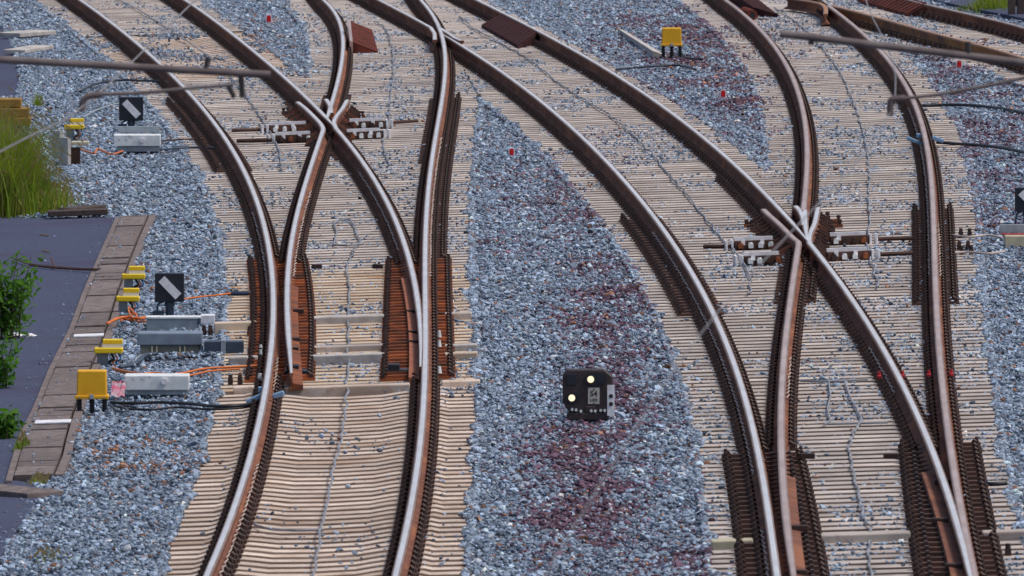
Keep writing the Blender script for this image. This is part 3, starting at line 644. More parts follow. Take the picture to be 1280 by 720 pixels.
# ------------------------------------------------------------------ ballast stones
def rock(seed):
    r = np.random.default_rng(seed); bm = bmesh.new(); bmesh.ops.create_icosphere(bm, subdivisions=1, radius=1)
    for v in bm.verts:
        v.co *= r.uniform(.72, 1.2); v.co.z *= .52; v.co.y *= .85
    me = bpy.data.meshes.new('ballast_stone'); bm.to_mesh(me); bm.free(); me.materials.append(M['stone']); return bpy.data.objects.new('ballast_stone', me)
ROCKS = [rock(i) for i in range(7)]
def scatter(name, P, rot, scl, idx, tint):
    me = bpy.data.meshes.new(name); me.vertices.add(len(P)); me.vertices.foreach_set('co', P.astype(np.float32).ravel())
    for an, ty, dat, key in (('rot', 'FLOAT_VECTOR', rot, 'vector'), ('scl', 'FLOAT_VECTOR', scl, 'vector'), ('tint', 'FLOAT_COLOR', tint, 'color')):
        a = me.attributes.new(an, ty, 'POINT'); a.data.foreach_set(key, dat.astype(np.float32).ravel())
    a = me.attributes.new('idx', 'INT', 'POINT'); a.data.foreach_set('value', idx.astype(np.int32))
    me.materials.append(M['stone'])
    o = link(name, me); o['kind'] = 'stuff'
    ng = bpy.data.node_groups.new(name, 'GeometryNodeTree')
    ng.interface.new_socket('Geometry', in_out='INPUT', socket_type='NodeSocketGeometry'); ng.interface.new_socket('Geometry', in_out='OUTPUT', socket_type='NodeSocketGeometry')
    N = ng.nodes; L = ng.links; gi = N.new('NodeGroupInput'); go = N.new('NodeGroupOutput'); ip = N.new('GeometryNodeInstanceOnPoints'); jn = N.new('GeometryNodeJoinGeometry')
    for r in ROCKS:
        oi = N.new('GeometryNodeObjectInfo'); oi.inputs[0].default_value = r; g2 = N.new('GeometryNodeGeometryToInstance')
        L.new(oi.outputs['Geometry'], g2.inputs[0]); L.new(g2.outputs[0], jn.inputs[0])
    def att(n, t):
        q = N.new('GeometryNodeInputNamedAttribute'); q.data_type = t; q.inputs[0].default_value = n; return q.outputs[0]
    L.new(gi.outputs[0], ip.inputs['Points']); L.new(jn.outputs[0], ip.inputs['Instance']); ip.inputs['Pick Instance'].default_value = True
    L.new(att('idx', 'INT'), ip.inputs['Instance Index']); L.new(att('scl', 'FLOAT_VECTOR'), ip.inputs['Scale'])
    e2r = N.new('FunctionNodeEulerToRotation'); L.new(att('rot', 'FLOAT_VECTOR'), e2r.inputs[0]); L.new(e2r.outputs[0], ip.inputs['Rotation'])
    L.new(ip.outputs[0], go.inputs[0])
    md = o.modifiers.new('stones', 'NODES'); md.node_group = ng; return o
DENS = 720
X0, X1, Y0, Y1 = -11, 11, 118, 262
n = int((X1 - X0) * (Y1 - Y0) * DENS)
px_ = rng.uniform(X0, X1, n); py_ = rng.uniform(Y0, Y1, n)
keep = np.abs(px_) < py_ * (640 / FPX) + 1.8; px_, py_ = px_[keep], py_[keep]
# photo coordinates of every stone, used only to lay out the stained patches where the photo has them (fixed to the ground)
def pixa(x, y, z):
    zz = z - CAMZ; f = y * math.cos(PITCH) - zz * math.sin(PITCH); u = y * math.sin(PITCH) + zz * math.cos(PITCH); return 640 + FPX * x / f, 360 - FPX * u / f
U, W_ = pixa(px_, py_, TILT * px_)
edge = (smooth_noise(px_ * 3, py_ * 1.1, 9) - .5) * .20
intr = track_mask(px_ + 0, py_, -.05)
wide = track_mask(px_ + edge, py_, -.05)
onpath = inpoly(px_, py_, asph) | inpoly(px_, py_, path2) | inpoly(px_, py_, lid_poly)
def blob(cx, cy, rx, ry): return np.exp(-(((U - cx) / rx) ** 2 + ((W_ - cy) / ry) ** 2))
# stones strewn over the sleepers, in patches
pat = smooth_noise(px_ * 1.3, py_ * .45, 21) * .6 + smooth_noise(px_ * 3.5, py_ * 1.4, 22) * .4
lam = np.clip((pat - .42) * 1.7, 0.004, .6)
amount = np.where(W_ > 488, np.where(U < 640, .10, .9), .75) + .7 * blob(1060, 120, 120, 110) + .5 * blob(1150, 20, 140, 60) + .35 * blob(700, 110, 200, 60)
onT = intr & wide & (rng.uniform(size=len(px_)) < lam * amount * .75)
base = ~intr | ~wide
dpath = np.full(len(px_), 9.0)
for (ax, ay), (bx, by) in zip(asph, asph[1:] + asph[:1]):
    vx, vy = bx - ax, by - ay; tt = np.clip(((px_ - ax) * vx + (py_ - ay) * vy) / (vx * vx + vy * vy), 0, 1); dpath = np.minimum(dpath, np.hypot(px_ - ax - tt * vx, (py_ - ay - tt * vy) * .25))
grit = onpath & (rng.uniform(size=len(px_)) < .05 * np.exp(-dpath / .12) + .0002)
kp = (base & ~onpath) | (onT & ~onpath) | grit; grit = grit[kp]
px_, py_, U, W_, onT, base, pat = px_[kp], py_[kp], U[kp], W_[kp], onT[kp], base[kp], pat[kp]
# keep stones out of the trackside boxes
for (x0, y0, x1, y1, dp) in [(142,150,202,192,.5),(60,165,100,212,.6),(172,395,305,450,.3),(150,470,238,498,.3),(700,520,768,532,.2)]:
    a = G(x0, y1); b = G(x1, y1); ins = (px_ > a.x) & (px_ < b.x) & (py_ > a.y - .05) & (py_ < a.y + dp)
    px_, py_, U, W_, onT, base, pat, grit = [q[~ins] for q in (px_, py_, U, W_, onT, base, pat, grit)]
n = len(px_); print('stones', n)
size = rng.gamma(5, .0198 / 5, n); size = np.clip(size, .010, .046); size[grit] *= .5; size[onT & ~base] *= .8
# strewn stones: most lie in the cribs between sleepers, a few on top
oo = onT & ~base; kk = np.floor((py_ - YN - .1) / STEP).astype(int); crib = oo & (rng.uniform(size=n) < .88)
order = {}
for ii in np.nonzero(crib)[0]: order.setdefault(int(kk[ii]), []).append(ii)
for own, Xr, Yrow, hl, hd_, kind in ROWS:
    ids = order.get(int(round((Yrow - YN - .1) / STEP)))
    if ids is None: continue
    ids = np.array(ids); ids = ids[np.abs(px_[ids] - Xr) < hl]
    py_[ids] = Yrow + .28 + rng.uniform(-.15, .15, len(ids)) - (px_[ids] - Xr) * hd_
hz = np.where(oo, np.where(crib, rng.normal(-.010, .008, n), .010), surf(px_, py_) + rng.normal(0, .014, n))
hz[grit] = np.where(inpoly(px_[grit], py_[grit], lid_poly), .022, PH + .006); inT = track_mask(px_, py_, .0) & base; hz[inT] = np.maximum(hz[inT], -.01) + .01
P = np.stack([px_, py_, hz + TILT * px_], -1)
rot = rng.uniform(0, 2 * math.pi, (n, 3)); rot[:, :2] = rng.normal(0, .42, (n, 2))
scl = size[:, None] * rng.uniform(.8, 1.3, (n, 3))
val = np.exp(rng.normal(.0, .42, n))
tint = np.stack([.212 * val, .270 * val, .355 * val, np.ones(n)], -1)
pn = smooth_noise(px_ * 1.4, py_ * .35, 31) * .5 + smooth_noise(px_ * 4, py_ * 1.0, 33) * .5
purple = np.zeros(n)
for b in [(740,600,70,90,.95),(690,660,40,60,.7),(770,480,60,70,.75),(760,380,60,70,.75),(720,260,60,70,.5),(800,520,50,40,.4),(690,560,60,40,.6),(860,700,60,60,.5),
          (880,60,90,60,.95),(800,40,70,30,.6),(930,130,60,60,.75),(1210,90,60,60,.7),(1240,170,60,90,.65),(1250,250,60,60,.4),(1180,60,40,30,.4),(640,260,40,80,.3),(770,180,50,50,.35)]:
    purple = np.maximum(purple, b[4] * np.exp(-(((U - b[0]) / b[2]) ** 2 + ((W_ - b[1]) / b[3]) ** 2)))
isp = rng.uniform(size=n) < np.clip(1.2 * purple * np.clip((pn - .26) * 2.4, 0, 1.3), 0, .88)
pv = np.exp(rng.normal(0, .35, n)); tint[isp, :3] = np.stack([.118 * pv, .068 * pv, .100 * pv], -1)[isp]
isb = (rng.uniform(size=n) < .05 + .16 * blob(180, 555, 60, 40)[:0].sum()) 
br = np.exp(-(((U - 170) / 70) ** 2 + ((W_ - 560) / 35) ** 2)) * .5 + np.exp(-(((U - 340) / 60) ** 2 + ((W_ - 60) / 60) ** 2)) * .18 + np.exp(-(((U - 930) / 60) ** 2 + ((W_ - 60) / 60) ** 2)) * .15
isb = rng.uniform(size=n) < .035 + br * np.clip((pn - .4) * 4, 0, 1)
bv = np.exp(rng.normal(0, .4, n)); tint[isb, :3] = np.stack([.24 * bv, .12 * bv, .075 * bv], -1)[isb]
light = rng.uniform(size=n) < .035; tint[light, :3] = np.array([.44, .48, .53]) * rng.uniform(.8, 1.15, (light.sum(), 1))
oo = onT & ~base; tint[oo, :3] *= 1.0; tint[:, :3] = np.clip(tint[:, :3], .01, .75)
scatter('ballast_stones', P, rot, scl, rng.integers(0, len(ROCKS), n), tint)
# ------------------------------------------------------------------ trackside equipment
def base_at(px, py, h=-.02): return G(px, py, h)
def at(name, label, cat, px, py, rz=0.0, group=None, h=-.03):
    return thing(name, label, cat, G(px, py, h), rz, group)
def S(py, px=640): return scale_at(py, px)
# shunting signal
sg = at('shunting_signal', 'black dwarf railway signal with two lit white lamps standing on ballast between the tracks', 'signal', 735, 527)
k = 1 / S(527, 735)
def sx(p): return (p - 735) * k
def sz(p): return (527 - p) * k + .03
mb = MB(); mb.prism([(sx(703), sz(472)), (sx(709), sz(465)), (sx(755), sz(465)), (sx(766), sz(474)), (sx(766.5), sz(512)), (sx(760), sz(520)), (sx(712), sz(520)), (sx(703), sz(506))], -.06, .14); o = mb.build('housing', M['body'], sg); bv = o.modifiers.new('rounded', 'BEVEL'); bv.width = .014; bv.segments = 3; bv.limit_method = 'ANGLE'
mb = MB(); mb.box((sx(735), .03, sz(524)), (.40, .22, .07), 0, bev=.01); mb.box((sx(738), 0, sz(516)), (.10, .16, .08), 0, bev=.01); mb.build('pedestal', M['body'], sg)
mb = MB(); mb.box((sx(714), -.066, sz(477.5)), (12 * k, .014, 14 * k), 0, bev=.004); mb.build('dark_lens', M['navy'], sg)
def oval(cx, cz, rx, rz, n=20): return [(cx + rx * math.cos(2 * math.pi * i / n), cz + rz * math.sin(2 * math.pi * i / n)) for i in range(n)]
mb = MB(); mb.prism(oval(sx(744.5), sz(477), 14.5 * k, 8.5 * k), -.075, -.058); mb.build('lens_surround', M['black'], sg)
mb = MB(); mb.prism(oval(sx(715), sz(500.5), 8 * k, 7.5 * k), -.075, -.058); mb.build('lens_surround', M['black'], sg)
for x, y, r in [(738.3,477.2,4.2),(714.6,500.6,4.2)]:
    mb = MB(); mb.prism(oval(sx(x), sz(y), r * k, r * k), -.082, -.074); mb.build('lit_lamp', M['lit'], sg)
    hm = MB(); n = 12
    vs = [(sx(x) + (r + .9) * k * math.cos(a), yy, sz(y) + (r + .9) * k * math.sin(a)) for yy in (-.075, -.14) for a in np.linspace(.15, math.pi - .15, n)]
    hm.add(vs, [(i, i + 1, i + 1 + n, i + n) for i in range(n - 1)]); hm.build('lamp_hood', M['black'], sg)
mb = MB(); mb.prism(oval(sx(751.5), sz(477), 4.6 * k, 4.6 * k), -.080, -.074); mb.build('dark_lens', M['navy'], sg)
mb = MB(); mb.box((sx(742.2), -.066, sz(498)), (14.5 * k, .01, 20.5 * k), 0); pl = mb.build('number_plate', M['paper'], sg)
def text(body, x, z, y, size, m, parent, bold=0.0):
    c = bpy.data.curves.new('lettering', 'FONT'); c.body = body; c.size = size; c.align_x = 'CENTER'; c.align_y = 'CENTER'; c.extrude = .001; c.offset = bold
    o = bpy.data.objects.new('lettering', c); COL.objects.link(o); c.materials.append(M[m]); o.parent = parent; o.location = (x, y, z); o.rotation_euler = (math.pi / 2, 0, 0); return o
text('S4', sx(742.2), sz(495.5), -.0725, .072, 'ink', pl, .0012)
text('L303', sx(742.2), sz(503.2), -.0725, .036, 'ink', pl, .0006)
for y in (490.0, 507.0):
    mb = MB(); c_ = 1 if y < 495 else -1; mb.prism([(sx(740.7), sz(y) - .006), (sx(743.7), sz(y) - .006), (sx(742.2), sz(y) + .010)], -.073, -.071); mb.build('plate_mark', M['ink'], pl)
mb = MB(); mb.box((sx(763.7), -.10, sz(503.5)), (9.2 * k, .012, 38.5 * k), 0); wp = mb.build('marker_plate', M['white'], sg)
for y in (498, 508):
    mb = MB(); mb.prism(oval(sx(763.8), sz(y), 2.7 * k, 2.7 * k, 12), -.110, -.105); mb.build('marker_dot', M['ink'], wp)
for x in (715, 720, 726, 739, 744, 751, 756):
    mb = MB(); z_ = sz(515.5 + random.uniform(-1, 2)); mb.cyl((sx(x), -.10, z_), (sx(x), -.05, z_), .014, .014, 6); mb.build('mounting_bolt', M['galv_pale'], sg)
# yellow junction boxes
def junction_box(px, py, wpx, hpx, leg, label, nlegs=3):
    o = at('junction_box', label, 'junction box', px, py, group='tall yellow trackside junction boxes'); k = 1 / S(py, px); w_, h_, l_ = wpx * k, hpx * k, leg * k + .03
    mb = MB(); mb.box((0, 0, l_ + h_ * .55), (w_ * .93, w_ * .7, h_ * .9), 0, bev=.014, taper=.95); mb.build('cover', M['yellow'], o, False)
    mb = MB(); mb.box((0, 0, l_ + h_ * .07), (w_ * 1.03, w_ * .8, h_ * .13), 0, bev=.008); mb.build('rim', M['yellow'], o)
    mb = MB(); mb.box((0, -w_ * .405, l_ + h_ * .09), (w_ * .13, .012, h_ * .16), 0, bev=.003); mb.build('latch', M['galv'], o)
    for sx_ in (-.38, .38):
        mb = MB(); mb.tube([(w_ * sx_, -w_ * .40, l_ + h_ * .07), (w_ * sx_, -w_ * .425, l_ + h_ * .07)], .009, 6); mb.build('screw', M['galv'], o)
    for i in range(nlegs):
        mb = MB(); x = (i / (nlegs - 1) - .5) * w_ * .78
        for q in range(6): mb.cyl((x, 0, q * l_ / 6), (x, 0, (q + .6) * l_ / 6), .028, .028, 8); 
        mb.cyl((x, 0, 0), (x, 0, l_), .021, .021, 8); mb.build('leg', M['black'], o)
    return o
junction_box(115, 517, 41, 36, 15, 'large yellow junction box on black legs beside the white stripe of the cable trough')
jb = junction_box(839.5, 75, 27, 23, 15, 'large yellow junction box in purple ballast at the end of a pale cable duct')
mb = MB(); a = G(826, 72, .0); b = G(776, 38, .0); mb.add([(a.x - .12, a.y, gz(a.x, .10)), (a.x + .10, a.y, gz(a.x, .02)), (b.x + .05, b.y, gz(b.x, .0)), (b.x - .05, b.y, gz(b.x, .03)), (a.x - .12, a.y, gz(a.x, -.05)), (a.x + .1, a.y, gz(a.x, -.05)), (b.x + .05, b.y, gz(b.x, -.05)), (b.x - .05, b.y, gz(b.x, -.05))], [(0,1,2,3),(0,4,5,1),(1,5,6,2),(2,6,7,3),(3,7,4,0)])
tag(mb.build('cable_duct', M['pale_concrete']), 'pale tapering cable duct leading to the yellow box in the purple ballast', 'cable duct')
# low yellow caps on grey posts
def cable_cap(px, py, w_px, label, wires=('black', 'orange', 'bluewire'), post=True):
    """py: foot of the post; lemon two-tier cap w_px wide"""
    o = at('terminal_box', label, 'terminal box', px, py, group='low yellow two-tier terminal boxes'); k = 1 / S(py, px); w_ = w_px * k; zb = 13 * k + .03
    mb = MB(); mb.box((0, 0, zb + .03), (w_, w_ * .8, .055), 0, bev=.01); mb.build('lower_cap', M['lemon'], o)
    mb = MB(); mb.box((w_ * .13, .02, zb + .075), (w_ * .66, w_ * .5, .05), 0); mb.build('middle_tier', M['galv_pale'], o)
    mb = MB(); mb.box((w_ * .14, .02, zb + .118), (w_ * .70, w_ * .55, .045), 0, bev=.008); mb.build('upper_cap', M['lemon'], o)
    if post:
        mb = MB(); mb.box((-w_ * .22, .05, zb / 2), (w_ * .38, .08, zb), 0); mb.build('post', M['galv'], o)
    for i, c in enumerate(wires):
        mb = MB(); x = w_ * (.08 + .12 * i)
        mb.tube(catmull([(x, -.03, zb), (x + .03, -.06, zb * .6), (x - .02, -.05, zb * .35), (x + .02, -.04, 0)], 4), .014 if c == 'black' else .009, 5); mb.build('wire', M[c], o)
    return o
cable_cap(167, 365, 29, 'low yellow terminal box by the trough edge, farthest of the near three')
cable_cap(160, 393, 29, 'low yellow terminal box above the orange cable tangle, middle of the three near the trough')
cable_cap(136, 458, 36, 'low yellow terminal box just behind the large yellow junction box, nearest of the three')
cable_cap(93, 177, 25, 'small yellow terminal box above two grey panels beside the tall grass')
# point indicators
def indicator(px, py, w_px, top, label, part=None):
    o = at('point_indicator', label, 'point indicator', px, py, group='square point indicators with a white diagonal bar'); k = 1 / S(py, px); w_ = w_px * k; zt = (py - top) * k; h_ = w_ * .98
    mb = MB(); mb.box((0, 0, zt - h_ / 2), (w_, .16, h_), 0, bev=.006); ln = mb.build('lantern', M['navy'], o)
    mb = MB(); a = R(-46); c, s_ = math.cos(a), math.sin(a); hw, hh = w_ * .42, w_ * .145
    mb.prism([(c * x - s_ * z + .02 * w_, zt - h_ / 2 + s_ * x + c * z) for x, z in ((-hw, -hh), (hw, -hh), (hw, hh), (-hw, hh))], -.092, -.084); mb.build('diagonal_bar', M['white'], ln)
    mb = MB(); mb.cyl((.0, 0, 0), (0, 0, zt - h_), .045, .045, 10); mb.cyl((0, 0, zt - h_ - .05), (0, 0, zt - h_ + .01), .06, .05, 10); mb.build('mast', M['slate'], o)
    mb = MB(); mb.tube(catmull([(-.06, 0, zt - h_), (-.12, 0, zt - h_ - .03), (-.13, 0, .05), (-.06, 0, .03)], 4), .012, 5); mb.box((-.12, 0, .05), (.12, .1, .10), 0, bev=.01); mb.build('crank', M['slate'], o)
    return o
indicator(212, 400, 36.5, 341, 'black point indicator with white diagonal bar behind the grey point machine, nearest one')
indicator(164, 164, 30, 121, 'black point indicator with white diagonal bar behind the white-lidded box at upper left')
indicator(1284, 292, 31, 234, 'black point indicator at the right edge of the photo, mostly cut off')
# point machines and covers
def boxes(name, label, cat, px, py, parts, group=None, rz=0.0):
    """parts: (name, material, x0, x1, ytop, ybottom (photo px at the base row), depth m, y offset m, bevel)"""
    o = at(name, label, cat, px, py, rz, group); k = 1 / S(py, px)
    for nm, m, x0, x1, yt, yb, dp, oy, bv in parts:
        mb = MB(); mb.box((((x0 + x1) / 2 - px) * k, oy + dp / 2, ((py - (yt + yb) / 2)) * k + .03), ((x1 - x0) * k, dp, (yb - yt) * k), 0, bev=bv); mb.build(nm, M[m], o)
    return o
boxes('machine_cover', 'plain grey galvanised cover box standing just behind the grey point machine', 'cover', 216, 416, [('front_panel','galv',183,249,402,417,.22,0,.006),('lid','galv_pale',182,251,399.5,401.8,.3,-.02,.003),('end_cap','slate',247,251,401,409,.1,-.02,.002)])
boxes('point_machine', 'long blue-grey point machine with clasped body between two cover boxes', 'point machine', 212, 447,
      [('lid','bluegrey',171.5,253,419.5,435,.42,-.03,.012),('body','olive',175,250,435.2,446.5,.34,0,.006),('end_plate','bluegrey',250.5,254,436,447,.3,0,.004),('clasp','cream',189,191,436,445,.02,-.02,.003),('clasp','cream',195,197,436,445,.02,-.02,.003),('clasp','cream',224,226,436,445,.02,-.02,.003),('clasp','cream',230,232,436,445,.02,-.02,.003),('base_rail','galv_pale',172,256,446.7,449,.3,-.05,.003)])
boxes('rod_cover', 'dark slate rod cover with a pale strap beside the blue-grey point machine', 'cover', 280, 446, [('box','slate',255,304.5,430.5,445.5,.26,0,.006),('strap','galv',276,282,429,446.5,.29,-.015,.003)])
boxes('cable_box', 'flat pale galvanised cable box with a round knob beside the large yellow junction box', 'cable box', 196, 497, [('lid','galv_pale',155.5,236.5,473,491.5,.4,-.03,.008),('side','galv',158,235,491.7,497.5,.3,0,.004)])
o = bpy.data.objects['cable_box']; k = 1 / S(497, 196)
mb = MB(); mb.tube([(9.5 * k, -.075, 17 * k + .03), (9.5 * k, -.03, 17 * k + .03)], .032, 12); mb.build('knob', M['white'], o)
boxes('cable_box', 'white-topped cable box with a knob in front of the far left point indicator', 'cable box', 171, 192, [('back_plate','galv',146,198,162.5,170.5,.06,.42,.004),('lid','galv_pale',142,200.5,171.5,185.5,.4,-.03,.008),('side','galv',146,200,185.7,192.5,.34,0,.004)])
o = [q for q in bpy.data.objects if q.name.startswith('cable_box') and q.type == 'EMPTY'][-1]; k = 1 / S(192, 171)
mb = MB(); mb.tube([(7 * k, -.075, 14 * k + .03), (7 * k, -.03, 14 * k + .03)], .03, 12); mb.build('knob', M['white'], o)
mb = MB(); mb.box((62 * .5 * k * 1.45 + .1, .1, .06), (22 * k, .12, .09), 0, bev=.004); mb.build('rod_sleeve', M['bluegrey'], o)
boxes('cable_box', 'cream cable box at the right edge below the cut-off point indicator', 'cable box', 1276, 314, [('lid','cream',1256,1300,298,313,.4,-.03,.008),('back_plate','galv',1251,1300,286.5,297,.06,.45,.004),('end_strip','redpaint',1252,1300,296.5,298,.1,.2,.002)])
boxes('sleeper_block', 'short white concrete block at the end of the broad sleeper by the grey cover box', 'block', 259, 408, [('block','white',250.5,268,397.5,408,.25,0,.006)])
# grey panels by the grass
pn_ = at('panel_barrier', 'pair of upright grey concrete panels standing beside the tall grass', 'panel', 80, 206)
k = 1 / S(206, 80)
for i, (x0, x1, zt, zb, yo) in enumerate([(65.5, 76, 168, 203, .6), (75.5, 88, 174, 208, .0)]):
    mb = MB(); X = Matrix.Translation(((x0 - 80) * k, yo, 0)) @ Euler((0, 0, R(-60))).to_matrix().to_4x4()
    mb.box(((x1 - x0) * k * .95, 0, (206 - (zt + zb) / 2) * k + .03), ((x1 - x0) * k * 1.9, .05, (zb - zt) * k), 0, X, bev=.006); mb.build('panel', M['pale_concrete'], pn_)
mb = MB(); mb.box(((93 - 80) * k, .15, 10 * k), (14 * k, .25, 22 * k), 0, bev=.01); mb.build('dark_recess_box', M['rust_dark'], pn_)
mb = MB(); mb.box(((100 - 80) * k, .1, 27 * k), (22 * k, .3, 4 * k), 0, bev=.006); mb.build('wooden_cap', M['cream'], pn_)
boxes('storage_box', 'ochre yellow slatted box half hidden behind the tall grass', 'box', 16, 163, [('slat','ochre',-12,38,150,160,.5,0,.01),('slat','ochre',-12,36,138.5,149.5,.5,.05,.01),('slat','ochre',-12,26,127,137.5,.5,.12,.01)])
# pink sheet
mb = MB(); a = G(148, 494, .02); kk = 1 / S(494, 148); vs = []; 
for i in range(6):
    for j in range(6): vs.append((a.x + (i - 2.5) * 3.4 * kk, a.y + (j - 2.5) * .1, a.z + j * .024 + random.uniform(-.012, .012)))
mb.add(vs, [(i * 6 + j, (i + 1) * 6 + j, (i + 1) * 6 + j + 1, i * 6 + j + 1) for i in range(5) for j in range(5)]); 
o = mb.build('plastic_sheet', M['pink']); sm = o.modifiers.new('thickness', 'SOLIDIFY'); sm.thickness = .004; tag(o, 'crumpled pink plastic sheet at the left end of the pale cable box', 'plastic sheet')
# red reflectors
for px, py, lb in [(336,30,'small red reflector stake in the ballast wedge at the top left between rails'),(639.5,197,'small red reflector stake in grey ballast left of the curving middle rails'),(904,124,'small red reflector stake in purple ballast below the far yellow box'),(1199,87,'small red reflector stake beside the orange rail at the top right')]:
    o = at('reflector_stake', lb, 'marker', px, py, group='small red reflector stakes in the ballast', h=.01); k = 1 / S(py, px)
    prof = [(-4 * k, .02), (4 * k, .02), (4 * k, 9.5 * k), (2.6 * k, 12 * k), (-2.6 * k, 12 * k), (-4 * k, 9.5 * k)]
    mb = MB(); mb.prism(prof, -.02, .02); mb.prism([(-.03, -.06), (.03, -.06), (.03, .03), (-.03, .03)], -.015, .015); mb.build('stake', M['white'], o)
    mb = MB(); mb.prism([(x * .66, .035 + (z - .02) * .78) for x, z in prof], -.026, -.021); mb.build('reflector', M['red'], o)
# deflector ramps
def ramp(name, label, lo, hi, foot, n, m, hgt=.17, rib=True, group='ribbed steel deflector ramps by the rails'):
    """lo: two photo points of the low edge, hi: two photo points of the high edge (far, near)"""
    o = thing(name, label, 'deflector ramp', (0, 0, 0), 0, group)
    l0, l1 = G(*lo[0], 0.02), G(*lo[1], 0.02); h0, h1 = G(*hi[0], hgt), G(*hi[1], hgt)
    for i in range(n):
        a, b = i / n, (i + .72) / n
        q = [l0.lerp(l1, a), l0.lerp(l1, b), h0.lerp(h1, b), h0.lerp(h1, a)]
        mb = MB(); up = Vector((0, 0, .03)); dn = Vector((0, 0, -.0))
        mb.add([p + dn for p in q] + [p + up for p in q], [(0,3,2,1),(4,5,6,7),(0,1,5,4),(1,2,6,5),(2,3,7,6),(3,0,4,7)]); mb.build('slat', M[m], o)
    mb = MB(); B = [Vector((p.x, p.y, gz(p.x, -.02))) for p in (l0, l1, h1, h0)]; T = [p + Vector((0, 0, .008)) for p in (l0, l1, h1, h0)]
    mb.add(B + T, [(0,3,2,1),(4,5,6,7),(0,1,5,4),(1,2,6,5),(2,3,7,6),(3,0,4,7)]); mb.build('wedge', M[m], o); return o
ramp('deflector_ramp', 'dark ribbed ramp sloping up against the right rail of the middle track', [(602,33),(648,59)], [(629,18.5),(674,41)], None, 14, 'ramp_dark', .17)
ramp('deflector_ramp', 'red-brown ribbed ramp against the rusty rail at the top right', [(1072,2),(1134,19)], [(1096,-12),(1160,6)], None, 14, 'ramp', .19)
ramp('deflector_ramp', 'dark red ramp with a round pipe end beside the rail at the top edge', [(972,20),(935,-8)], [(941,11),(907,-12)], None, 12, 'ramp_dark', .12)
mb = MB(); p = G(940, 19, .08); mb.tube([p, p + Vector((-.12, .35, .03))], .09, 10); mb.tube([p + Vector((0, -.01, 0)), p + Vector((0, .02, 0))], .055, 10, 1); o = mb.build('pipe_end', [M['ramp'], M['black']], bpy.data.objects['deflector_ramp.002'])
# the chute-like ramp left of the top centre crossing
o = thing('deflector_ramp', 'red-brown block-shaped ramp standing right of the curved rail at the top centre', 'deflector ramp', (0, 0, 0), 0, 'ribbed steel deflector ramps by the rails')
k = 1 / S(66, 452); pA = G(441, 67, 0)
def RP(px, py, Y): return atY(px, py, Y)
Yn_ = G(441, 67, 0).y; Yf_ = Yn_ + 3.6
tl, tr, bl, br_ = RP(438, 27.5, Yf_), RP(465, 38, Yf_), RP(441, 54, Yn_), RP(472.5, 66, Yn_)
n_ = 11
for i in range(n_):
    a, b = i / n_, (i + .8) / n_
    q = [bl.lerp(br_, 0).lerp(tl, 0) if False else bl.lerp(tl, a), br_.lerp(tr, a), br_.lerp(tr, b), bl.lerp(tl, b)]
    mb = MB(); mb.add([p for p in q] + [p + Vector((0, 0, .02)) for p in q], [(0,3,2,1),(4,5,6,7),(0,1,5,4),(1,2,6,5),(2,3,7,6),(3,0,4,7)]); mb.build('slat', M['ramp'], o)
B = [Vector((p.x, p.y, gz(p.x, -.03))) for p in (bl, br_, tr, tl)]; T = [p + Vector((0, 0, .004)) for p in (bl, br_, tr, tl)]
mb = MB(); mb.add(B + T, [(0,3,2,1),(4,5,6,7),(0,1,5,4),(1,2,6,5),(2,3,7,6),(3,0,4,7)]); mb.build('wedge', M['ramp'], o)
mb = MB(); q = [tl, bl]; mb.add([(p.x - d, p.y, z) for p in q for d in (.0, .045) for z in (gz(p.x, -.02), p.z + .03)], [(0,1,5,4),(2,6,7,3),(1,3,7,5),(0,2,3,1),(4,5,7,6)]); mb.build('side_plate', M['steel_dull'], o)
# planks and beams
def plank(px0, py0, px1, py1, th, wd, m, label, name='concrete_plank', lift=.0):
    a, b = G(px0, py0, lift), G(px1, py1, lift); d = b - a; mb = MB()
    mb.box((0, 0, th / 2), (d.length, wd, th), 0, bev=.01); o = mb.build(name, M[m]); o.location = (a + b) / 2; o.rotation_euler = (0, -math.asin(d.z / d.length), math.atan2(d.y, d.x)); return tag(o, label, 'plank')
plank(10, 46.5, 55, 43, .07, .5, 'pale_concrete', 'flat grey concrete plank lying on the ballast at the upper left, the farther one')
plank(18, 67, 54, 61, .06, .35, 'pale_concrete', 'narrow grey concrete plank on the ballast just behind the overhead tube, the nearer one')
plank(60, 270.5, 135, 268, .07, .30, 'timber', 'long dark timber beam lying along the far edge of the asphalt', 'timber_beam')
plank(82, 268, 124, 263.5, .075, .22, 'timber', 'short dark timber beam resting behind the long one at the asphalt edge', 'timber_beam')
# ------------------------------------------------------------------ cables
def cable(pts, r, m, label, name='cable', h=.03, n=5, group=None, wob=0.0, cat='cable'):
    P = catmull([G(a, b, h) + Vector((random.uniform(-wob, wob), 0, random.uniform(0, wob))) for a, b in pts], n)
    mb = MB(); mb.tube(P, r, 6); return tag(mb.build(name, M[m], None, True), label, cat, group)
cable([(138,503),(165,504),(200,503),(240,505),(270,508),(300,507),(318,503),(327,499)], .017, 'black', 'thick black cable running from the large yellow box to the pale blue rail strap', h=.06)
cable([(138,506),(160,511),(190,512),(220,509),(260,511.5),(300,510),(320,506)], .013, 'black', 'second black cable lying just in front of the thick one by the yellow box', h=.03)
cable([(136,505),(148,514),(160,513),(150,507),(170,509)], .012, 'slate', 'short looped dark cable at the foot of the large yellow box', h=.05)
cable([(140,460),(155,464),(175,467),(200,468.5),(225,467),(255,461),(285,459),(322,457)], .013, 'orange', 'long orange cable crossing from the nearest low yellow box to the left rail', h=.07)
cable([(142,462),(165,468),(195,466),(230,470),(262,464),(300,461)], .011, 'orange', 'second orange cable twisted along the long one in front of the point machine', h=.05)
